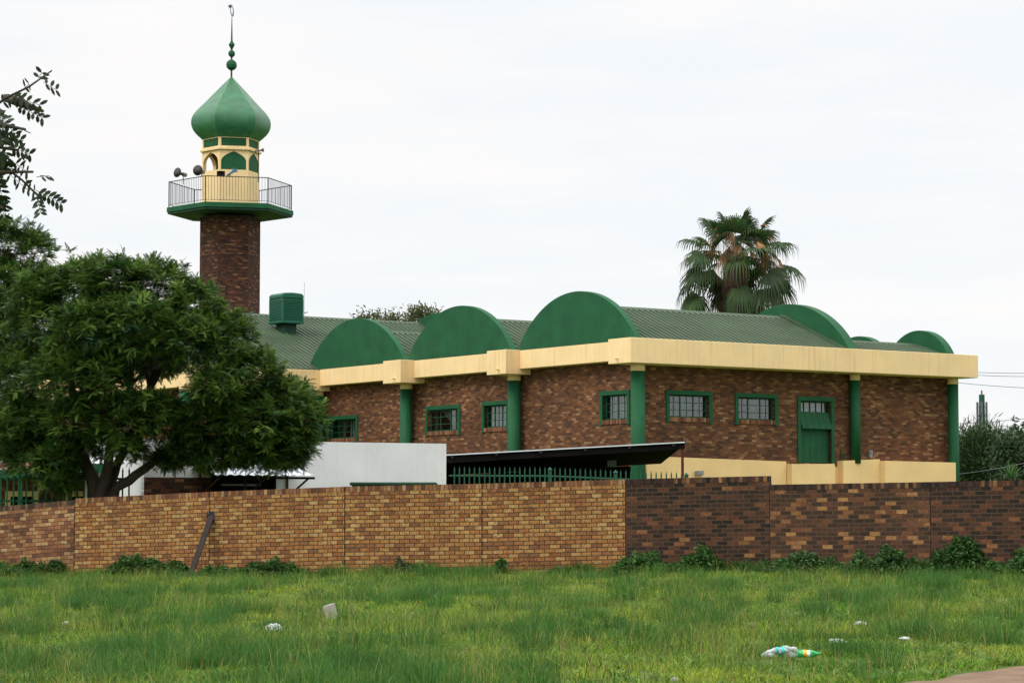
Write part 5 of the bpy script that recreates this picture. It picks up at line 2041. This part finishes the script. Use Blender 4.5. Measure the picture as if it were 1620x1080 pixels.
# knee-high fine grass in drifts
x, y = field_points(290000)
f = fnoise(x, y, 4.2, 21) + 0.5 * fnoise(x, y, 1.2, 22)
front = -0.7 * np.clip((26.5 - y) / 2.5, 0, 1) - 0.8 * np.clip((x - 0.3) / 2.0, 0, 1) * np.clip((31 - y) / 4, 0, 1)
keep = rng.random(len(x)) < np.clip(0.16 + 0.95 * f + 0.35 * fnoise(x, y, 0.5, 27) + front * 0.6, 0.0, 1)
x, y, f = x[keep], y[keep], f[keep]
dry = np.clip(fnoise(x, y, 3.5, 5) * 0.65 + 0.4 + 0.22 * rng.normal(size=len(x)), 0, 1)
c = mixcol((0.048, 0.125, 0.018), (0.205, 0.260, 0.036), dry) * (0.42 + 1.1 * rng.random((len(x), 1)) ** 1.2)
s_ = rng.random(len(x)) < 0.09
c[s_] = np.array(STRAW) * (0.5 + 0.7 * rng.random((s_.sum(), 1)))
push(blades(x, y, rng.uniform(0.08, 0.29, len(x)) * (0.9 + 0.4 * np.clip(f, -1, 1)), rng.uniform(0.004, 0.008, len(x)), rng.uniform(0.1, 0.75, len(x)), rng.uniform(0, 6.283, len(x)), c, rng.uniform(0, 0.8, len(x))))
# low broad-leaved plants: short wide blades in little rosettes
cx0, cy0 = field_points(4300)
keep = rng.random(len(cx0)) < np.clip(0.4 + 0.7 * fnoise(cx0, cy0, 2.4, 71), 0.05, 1)
cx0, cy0 = cx0[keep], cy0[keep]
m_ = 13
aa = rng.uniform(0, 6.283, (len(cx0), m_))
rr = rng.uniform(0.0, 0.07, (len(cx0), m_))
x, y = (cx0[:, None] + np.cos(aa) * rr).ravel(), (cy0[:, None] + np.sin(aa) * rr).ravel()
tone = np.repeat(rng.random(len(cx0)), m_)
c = mixcol((0.050, 0.120, 0.022), (0.150, 0.235, 0.045), tone) * (0.6 + 0.7 * rng.random((len(x), 1)))
push(blades(x, y, rng.uniform(0.05, 0.15, len(x)), rng.uniform(0.018, 0.034, len(x)), rng.uniform(0.4, 1.4, len(x)), aa.ravel(), c, rng.uniform(0.3, 1, len(x))))
# dense dark tussocks
x0_, y0_ = field_points(2700)
f = fnoise(x0_, y0_, 4.5, 31)
left = np.clip((0.0 - x0_) / 2.5, 0, 1) * np.clip((31 - y0_) / 4, 0, 1)
keep = rng.random(len(x0_)) < np.clip(0.22 + 0.8 * f + 0.6 * left - 0.5 * np.clip((x0_ - 0.5) / 2, 0, 1) * np.clip((30 - y0_) / 4, 0, 1), 0.03, 1)
keep &= ~near_litter(x0_ , y0_ + 0.25) & ~near_litter(x0_ + 0.3, y0_) & ~near_litter(x0_ - 0.3, y0_)
x0_, y0_ = x0_[keep], y0_[keep]
for i in range(len(x0_)):
    n = int(rng.uniform(60, 150))
    rad = rng.uniform(0.12, 0.34)
    aa = rng.uniform(0, 6.283, n)
    rr = rad * np.sqrt(rng.random(n))
    x, y = x0_[i] + np.cos(aa) * rr, y0_[i] + np.sin(aa) * rr
    t = np.clip(rng.normal(0.35, 0.25) + 0.2 * rng.normal(size=n), 0, 1)
    c = mixcol(TUFT_A, TUFT_B, t) * (0.75 + 0.5 * rng.random((n, 1)))
    h = rng.uniform(0.22, 0.52) * (1 - 0.4 * rr / rad) * rng.uniform(0.7, 1.15, n)
    push(blades(x, y, h, np.full(n, 0.006), 0.15 + 0.75 * rr / rad * rng.random(n), aa + rng.normal(size=n) * 0.4, c, rng.uniform(0.1, 0.9, n)))
# tall seed stems: straw and reddish
x, y = field_points(4200)
f = fnoise(x, y, 4.0, 41)
keep = rng.random(len(x)) < np.clip(0.35 + 0.6 * f, 0.05, 1)
x, y = x[keep], y[keep]
red = rng.random(len(x)) < np.clip(0.35 + 0.5 * fnoise(x, y, 6, 44), 0, 1)
c = np.where(red[:, None], np.array(RED)[None], np.array(STRAW)[None] * 1.1) * (0.6 + 0.8 * rng.random((len(x), 1)))
push(blades(x, y, rng.uniform(0.30, 0.62, len(x)), np.full(len(x), 0.0030), rng.uniform(0.05, 0.6, len(x)), rng.uniform(0, 6.283, len(x)), c, rng.uniform(0, 0.7, len(x))))
# fuzzy seed heads as short fat blades near the stem tops
x, y = field_points(12000)
keep = rng.random(len(x)) < np.clip(0.15 + 0.8 * fnoise(x, y, 3.2, 47), 0.0, 1)
x, y = x[keep], y[keep]
c = np.array(RED)[None] * (0.8 + 0.9 * rng.random((len(x), 1))) + np.array([[0.02, 0.02, 0.0]])
push(blades(x, y, rng.uniform(0.18, 0.30, len(x)), rng.uniform(0.005, 0.008, len(x)), rng.uniform(0.1, 0.5, len(x)), rng.uniform(0, 6.283, len(x)), c, rng.uniform(0, 0.6, len(x))))
# grass fringe hugging the wall foot
x = rng.uniform(-13.5, 13.0, 16000)
y = wall_line_y(x) - 0.05 - np.abs(rng.normal(size=len(x))) * 0.5
c = mixcol((0.034, 0.105, 0.020), (0.095, 0.19, 0.03), rng.random(len(x))) * (0.7 + 0.6 * rng.random((len(x), 1)))
hh = rng.uniform(0.06, 0.18, len(x)) * (1 + 0.5 * fnoise(x, y, 2.0, 51))
push(blades(x, y, hh, rng.uniform(0.006, 0.010, len(x)), rng.uniform(0.1, 0.7, len(x)), rng.uniform(0, 6.283, len(x)), c, rng.uniform(0, 0.8, len(x))))
# ragged broad-leaved growth all along the wall foot
x = rng.uniform(-13.5, 13.0, 9000)
y = wall_line_y(x) - 0.08 - np.abs(rng.normal(size=len(x))) * 0.28
hf = np.clip(0.55 + 0.8 * fnoise(x, x * 0, 2.6, 61) + 0.4 * fnoise(x, x * 0, 0.7, 62), 0.05, 1.5)
keep = rng.random(len(x)) < np.clip(hf, 0.15, 1)
x, y, hf = x[keep], y[keep], hf[keep]
c = mixcol((0.026, 0.080, 0.018), (0.080, 0.165, 0.030), rng.random(len(x))) * (0.6 + 0.7 * rng.random((len(x), 1)))
push(blades(x, y, rng.uniform(0.06, 0.30, len(x)) * hf, rng.uniform(0.018, 0.040, len(x)), rng.uniform(0.2, 1.2, len(x)), rng.uniform(0, 6.283, len(x)), c, rng.uniform(0.2, 1, len(x))))
grass = mesh_np('grass', np.concatenate(acc[0]), np.concatenate(acc[1]), np.concatenate(acc[3]) * 1.18, MT['grass'], tris=np.concatenate(acc[2]))
tag(grass, kind='stuff')

# ------------------------------------------------------------------ leafy weeds along the wall
def weed(xa, xb, hmax, dep, label, col=((0.028, 0.080, 0.018), (0.075, 0.155, 0.032)), n=900, size=0.075, Yoff=0.55):
    """a mound of broad leaves spanning photo columns xa..xb at the wall foot"""
    sa = float(np.interp((xa + xb) / 2, SX, SS))
    Yc = FPX / sa - Yoff
    X0, X1 = (xa - 810) * Yc / FPX, (xb - 810) * Yc / FPX
    xc = (X0 + X1) / 2
    root = Vector((xc, Yc, ground_at(xc, Yc)))
    e = empty('weed_patch', root)
    tag(e, label, 'weeds', 'weed patches at the wall foot')
    n = int(n * 1.7)
    x = rng.uniform(X0, X1, n)
    prof_ = np.clip(1 - np.abs((x - xc) / ((X1 - X0) / 2)) ** 5, 0.05, 1) * (0.62 + 0.40 * fnoise(x, x * 0 + xa, 1.1, int(xa) + 5))
    y = np.clip(rng.normal(size=n) * 0.45, -1, 1) * dep
    y = np.minimum(Yc + y, wall_line_y(x) - 0.04)
    z = gz(x, y) + 1.45 * hmax * np.clip(prof_, 0.1, 1.3) * np.sqrt(np.clip(1 - (np.abs(y - Yc) / (dep * 1.1)) ** 2, 0.05, 1)) * rng.random(n) ** 0.55
    P = np.stack([x - root.x, y - root.y, z - root.z], 1)
    d = rng.normal(size=(n, 3)) * np.array([1, 1, 0.5]) + np.array([0, -0.3, 0.15])
    m = frames(d, roll=rng.normal(size=n) * 0.6)
    t = mixcol(col[0], col[1], rng.random(n) ** 1.3) * (0.7 + 0.6 * rng.random((n, 1)))
    tm = (np.array([(0, 0, 0), (0.3, -0.28, 0.08), (0.75, -0.22, 0.05), (1, 0, -0.12), (0.75, 0.22, 0.05), (0.3, 0.28, 0.08)], float), np.array([(0, 1, 2, 3), (0, 3, 4, 5)]))
    v, q, tt = scatter(tm[0], tm[1], m, P, size * (0.6 + 0.8 * rng.random(n)), t)
    mesh_np('foliage', v, q, tt, MT['leaf'], e)
    mb = MB()
    for k in range(10):
        xx = random.uniform(X0 * 0.9 + X1 * 0.1, X1 * 0.9 + X0 * 0.1)
        mb.tube([(xx - root.x, random.uniform(-.1, .1), -0.05), (xx - root.x + random.uniform(-.1, .1), random.uniform(-.1, .1), hmax * 0.6)], [0.008, 0.004], 5)
    mb.build('stem', MT['green_dark'], e)
weed(5, 112, 0.30, 0.35, 'small dark weed clump at the foot of the brown left end of the wall', n=700)
weed(165, 304, 0.34, 0.45, 'leafy weed mound at the wall foot left of the leaning steel brace', n=2000)
weed(315, 478, 0.36, 0.5, 'leafy weed mound at the wall foot right of the leaning steel brace', n=2400)
weed(626, 652, 0.34, 0.2, 'thin grey green weed by the golden wall, left of the upright bright weed', ((0.06, 0.1, 0.04), (0.1, 0.14, 0.06)), n=220, size=0.06)
weed(768, 802, 0.34, 0.25, 'upright bright green weed at the middle of the golden wall', ((0.035, 0.10, 0.02), (0.075, 0.17, 0.03)), n=420)
weed(862, 890, 0.22, 0.25, 'low dark weed tuft at the golden wall just left of the dark bricks', n=260)
weed(955, 1150, 0.36, 0.5, 'leafy weed mound where the golden and burnt bricks meet', ((0.03, 0.09, 0.02), (0.07, 0.16, 0.03)), n=2200)
weed(1205, 1345, 0.28, 0.45, 'pale green weeds at the dark wall below the golden bricks', ((0.045, 0.10, 0.03), (0.09, 0.16, 0.05)), n=1300, size=0.075)
weed(1330, 1565, 0.48, 0.6, 'long dark green weed bank against the dark wall at right', ((0.024, 0.068, 0.016), (0.065, 0.14, 0.03)), n=5200)
weed(1555, 1690, 0.40, 0.5, 'weed bank running out of the frame at the right end of the dark wall', n=2200)

# ------------------------------------------------------------------ litter
def bottle(name, label, px, py, Y, yaw, length, mat, capmat, labcol, labcol2=None, crush=0.15, seed=1, bend=0.0):
    p = at(px, py, Y)
    g = ground_at(p.x, Y)
    r = length * 0.148
    root = empty(name, (p.x, Y, g + 0.035), yaw)
    tag(root, label, 'bottle')
    rr_ = random.Random(seed)
    prof_ = [(0, 0.55), (0.012, 0.9), (0.05, 1.0), (0.16, 0.97), (0.24, 1.0), (0.34, 0.99), (0.35, 0.965), (0.5, 0.965), (0.62, 0.965), (0.63, 0.99), (0.70, 0.98), (0.78, 0.80), (0.85, 0.54), (0.90, 0.33), (0.93, 0.28), (0.935, 0.34), (0.95, 0.34), (0.955, 0.27), (0.975, 0.27)]
    ph = [rr_.uniform(0, 6.28) for _ in range(6)]
    def rad(f, a):
        k = 1 - crush * max(0, math.sin(2 * a + ph[0] + 5 * f)) - crush * 0.8 * max(0, math.sin(a * 3 + ph[1] - 11 * f)) ** 2
        k -= crush * 0.5 * max(0, math.sin(a + 23 * f + ph[2]))
        return k if 0.03 < f < 0.86 else 1
    N = 26
    def ring(f, q_, s=1.0):
        sag = bend * r * 2.2 * (max(0, f - 0.55) ** 1.3 * 2.0 - 0.4 * math.sin(math.pi * min(1, f * 1.2)))
        return [(length * (f - 0.5), r * q_ * rad(f, 2 * math.pi * j / N) * s * math.cos(2 * math.pi * j / N), r * 0.95 - sag + r * q_ * rad(f, 2 * math.pi * j / N) * s * math.sin(2 * math.pi * j / N)) for j in range(N)]
    mb = MB()
    dense = []
    for i in range(len(prof_) - 1):
        (f0, q0), (f1, q1) = prof_[i], prof_[i + 1]
        m_ = max(1, int((f1 - f0) / 0.02))
        dense += [(f0 + (f1 - f0) * k / m_, q0 + (q1 - q0) * k / m_) for k in range(m_)]
    dense.append(prof_[-1])
    mb.rings([ring(f, q_) for f, q_ in dense])
    b = mb.build('body', mat, root, smooth=True)
    if labcol:
        segs = [(0.36, 0.61, labcol)] if not labcol2 else [(0.36, 0.50, labcol), (0.502, 0.61, labcol2)]
        for fa, fb, cm in segs:
            mb = MB()
            mb.rings([ring(fa + (fb - fa) * k / 10, 0.985, 1.01) for k in range(11)], cap=False)
            mb.build('label_band', cm, root, smooth=True)
    if capmat:
        mb = MB()
        mb.tube([(length * 0.46, 0, r * 0.95), (length * 0.505, 0, r * 0.95)], r * 0.34, 14)
        mb.build('cap', capmat, root, bevel=0.002)
    return root, r

def plastic(name, col, rough=0.25, alpha=0.55):
    m, n, l, p = newmat(name)
    p.inputs['Base Color'].default_value = c4(col)
    p.inputs['Roughness'].default_value = rough
    p.inputs['Specular IOR Level'].default_value = 0.6
    tr = n.new('ShaderNodeBsdfTransparent')
    tr.inputs['Color'].default_value = c4([min(1, k * 1.15 + 0.1) for k in col])
    mi = n.new('ShaderNodeMixShader')
    t = n.new('ShaderNodeTexCoord')
    nz = n.new('ShaderNodeTexNoise')
    nz.inputs['Scale'].default_value = 14
    nz.inputs['Detail'].default_value = 3
    l.new(t.outputs['Object'], nz.inputs['Vector'])
    mr = n.new('ShaderNodeMapRange')
    mr.inputs['From Min'].default_value = 0.35
    mr.inputs['From Max'].default_value = 0.65
    mr.inputs['To Min'].default_value = max(0, 1 - alpha - 0.2)
    mr.inputs['To Max'].default_value = min(1, 1 - alpha + 0.2)
    l.new(nz.outputs['Fac'], mr.inputs['Value'])
    l.new(mr.outputs[0], mi.inputs[0])
    l.new(p.outputs[0], mi.inputs[1])
    l.new(tr.outputs[0], mi.inputs[2])
    l.new(mi.outputs[0], n['Material Output'].inputs['Surface'])
    return m
CLR = plastic('clear plastic', (0.62, 0.65, 0.66), 0.22, 0.55)
GRN = plastic('green plastic', (0.03, 0.52, 0.15), 0.2, 0.85)
MT['teal'] = paint('teal label', (0.05, 0.55, 0.47), 0.4, 0.2, 6)
MT['slate'] = paint('slate label emblem', (0.12, 0.16, 0.22), 0.4, 0.25, 9)
MT['amber'] = paint('amber label', (0.85, 0.42, 0.03), 0.4, 0.2, 6)
MT['whitelab'] = paint('white label', (0.75, 0.77, 0.82), 0.4, 0.15, 6)
MT['greencap'] = paint('green cap', (0.015, 0.35, 0.06), 0.35, 0.1, 6)
MT['whitepl'] = paint('white plastic film', (0.60, 0.61, 0.61), 0.5, 0.35, 14)
BY = gy(1043)
rt, r_ = bottle('plastic_bottle', 'crushed clear plastic bottle with a teal label lying in the grass', 1232, 1040, BY, R(180 + 6), 0.40, CLR, None, MT['teal'], crush=0.34, seed=3, bend=0.32)
# worn lettering block on the teal label: dark emblem with pale letters
mb = MB()
mb.obox((0.008, 0.0, 0.0), (0.028, 0, 0), (0, 0.001, 0), (0, 0, 0.05))
tx = bpy.data.curves.new('lettering', 'FONT')
tx.body = 'CLEUR'
tx.size = 0.036
tx.extrude = 0.0006
tx.align_x = 'CENTER'
tx.align_y = 'CENTER'
tmp = bpy.data.objects.new('lettering', tx)
COL.objects.link(tmp)
bpy.context.view_layer.update()
lm = bpy.data.meshes.new_from_object(tmp.evaluated_get(bpy.context.evaluated_depsgraph_get()))
bpy.data.objects.remove(tmp)
# wrap the emblem and the letters round the bottle
emb = MB()
N_e = 14
for i in range(N_e):
    ta, tb_ = R(-15 + 95 * i / N_e), R(-15 + 95 * (i + 1) / N_e)
    rw = r_ * 1.0
    w_ = 0.026 * math.sin(math.pi * (i + 0.5) / N_e) ** 0.5
    emb.quad((-w_, rw * math.cos(ta), r_ * .95 + rw * math.sin(ta)), (w_, rw * math.cos(ta), r_ * .95 + rw * math.sin(ta)),
             (w_, rw * math.cos(tb_), r_ * .95 + rw * math.sin(tb_)), (-w_, rw * math.cos(tb_), r_ * .95 + rw * math.sin(tb_)))
emo = emb.build('label_emblem', MT['slate'], rt)
for v in lm.vertices:
    a = R(30) - v.co.x / (r_ * 1.03) * 0.62
    rad_ = r_ * 1.03 + v.co.z
    v.co = Vector((-v.co.y * 0.8, rad_ * math.cos(a), r_ * 0.95 + rad_ * math.sin(a)))
lm.materials.clear()
lm.materials.append(MT['whitelab'])
lo = bpy.data.objects.new('lettering', lm)
COL.objects.link(lo)
lo.parent = emo
bottle('plastic_bottle', 'green plastic bottle with an amber and white label and green cap in the grass', 1277, 1038, BY + 0.05, R(-8), 0.29, GRN, MT['greencap'], MT['amber'], MT['whitelab'], crush=0.16, seed=8)
bottle('plastic_bottle', 'crumpled clear bottle without a label behind the green one', 1327, 1018, gy(1022), R(-28), 0.22, CLR, None, None, crush=0.42, seed=12, bend=0.2)

def crumple(name, label, cat, px, py, Y, sx, sy, sz, mat, seed, rough=0.35, parts=None):
    p = at(px, py, Y)
    rr_ = np.random.default_rng(seed)
    b = bpy.data.meshes.new(name)
    import bmesh
    bm = bmesh.new()
    bmesh.ops.create_icosphere(bm, subdivisions=4, radius=1.0)
    f1 = rr_.normal(size=(14, 3)) * 7
    ph = rr_.uniform(0, 6.28, 14)
    for v in bm.verts:
        c = np.array(v.co)
        k = 1 + rough * float(np.mean(np.abs(np.sin(f1 @ c + ph))) - 0.6) * 2 + rr_.normal() * rough * 0.10
        v.co = Vector((c[0] * sx * k, c[1] * sy * k, max(-0.35, c[2]) * sz * k))
    bm.to_mesh(b)
    bm.free()
    b.materials.append(mat)
    o = bpy.data.objects.new(name, b)
    COL.objects.link(o)
    o.location = (p.x, Y, ground_at(p.x, Y) + sz * 0.35 + 0.03)
    o.rotation_euler = (0, 0, rr_.uniform(0, 3))
    tag(o, label, cat)
    return o
crumple('foil_wrapper', 'crinkled silver white wrapper lying in the grass behind the crumpled clear bottle', 'litter', 1361, 983, gy(986), 0.10, 0.05, 0.035, MT['whitepl'], 2)
crumple('plastic_scrap', 'small white plastic scrap nearest the dirt path', 'litter', 1431, 1012, gy(1014), 0.06, 0.03, 0.02, MT['whitepl'], 4, 0.5)
crumple('plastic_bag', 'small crumpled white plastic bag in the grass left of the grey block', 'litter', 433, 994, gy(1000), 0.10, 0.07, 0.06, MT['whitepl'], 6, 0.55)
crumple('paper_scrap', 'tiny white paper scrap far left in the grass', 'litter', 105, 973, gy(978), 0.10, 0.05, 0.03, MT['whitepl'], 7, 0.5)
crumple('stone', 'small brown stone in the grass left of the bottles', 'stone', 1188, 995, gy(999), 0.055, 0.05, 0.05, paint('brown stone', (0.16, 0.11, 0.07), 0.9, 0.3, 9), 9, 0.2)
crumple('stone', 'pale stone at the bottom edge below the middle of the field', 'stone', 1067, 1078, gy(1080), 0.035, 0.03, 0.03, MT['concrete'], 14, 0.2)
Yb = gy(974)
p = at(524, 965, Yb)
mb = MB()
mb.obox((0, 0, 0.06), (0.085, 0, 0.013), (0, 0.06, 0), (-0.011, 0, 0.118))
blk = mb.build('concrete_block', MT['concrete'], None, bevel=0.02)
blk.location = (p.x, Yb, ground_at(p.x, Yb) + 0.03)
blk.rotation_euler = (R(-8), R(-9), R(12))
tag(blk, 'grey weathered concrete block standing tilted in the grass', 'block')
Yf = gy(915)
pf_ = at(618, 918, Yf)
yf = empty('wild_flower', (pf_.x, Yf, ground_at(pf_.x, Yf)))
tag(yf, 'single yellow wild flower cluster in the grass below the golden wall', 'flower')
mb = MB()
mb.tube([(0, 0, 0), (0.01, 0, 0.17), (0, 0, 0.33)], [0.006, 0.005, 0.004], 5)
mb.build('stem', MT['green_dark'], yf)
mb = MB()
for k in range(7):
    t = k * 0.9
    c_ = Vector((0.05 * math.cos(t), 0.03 * math.sin(t), 0.33 + 0.02 * math.sin(2.2 * k)))
    for j in range(5):
        a = j * 1.2566
        d = Vector((math.cos(a), math.sin(a), 0.25)) * 0.026
        s = Vector((-math.sin(a), math.cos(a), 0)) * 0.010
        mb.quad(c_, c_ + d * 0.6 - s, c_ + d, c_ + d * 0.6 + s)
mb.build('petal', paint('yellow petal', (0.75, 0.42, 0.02), 0.6), yf)
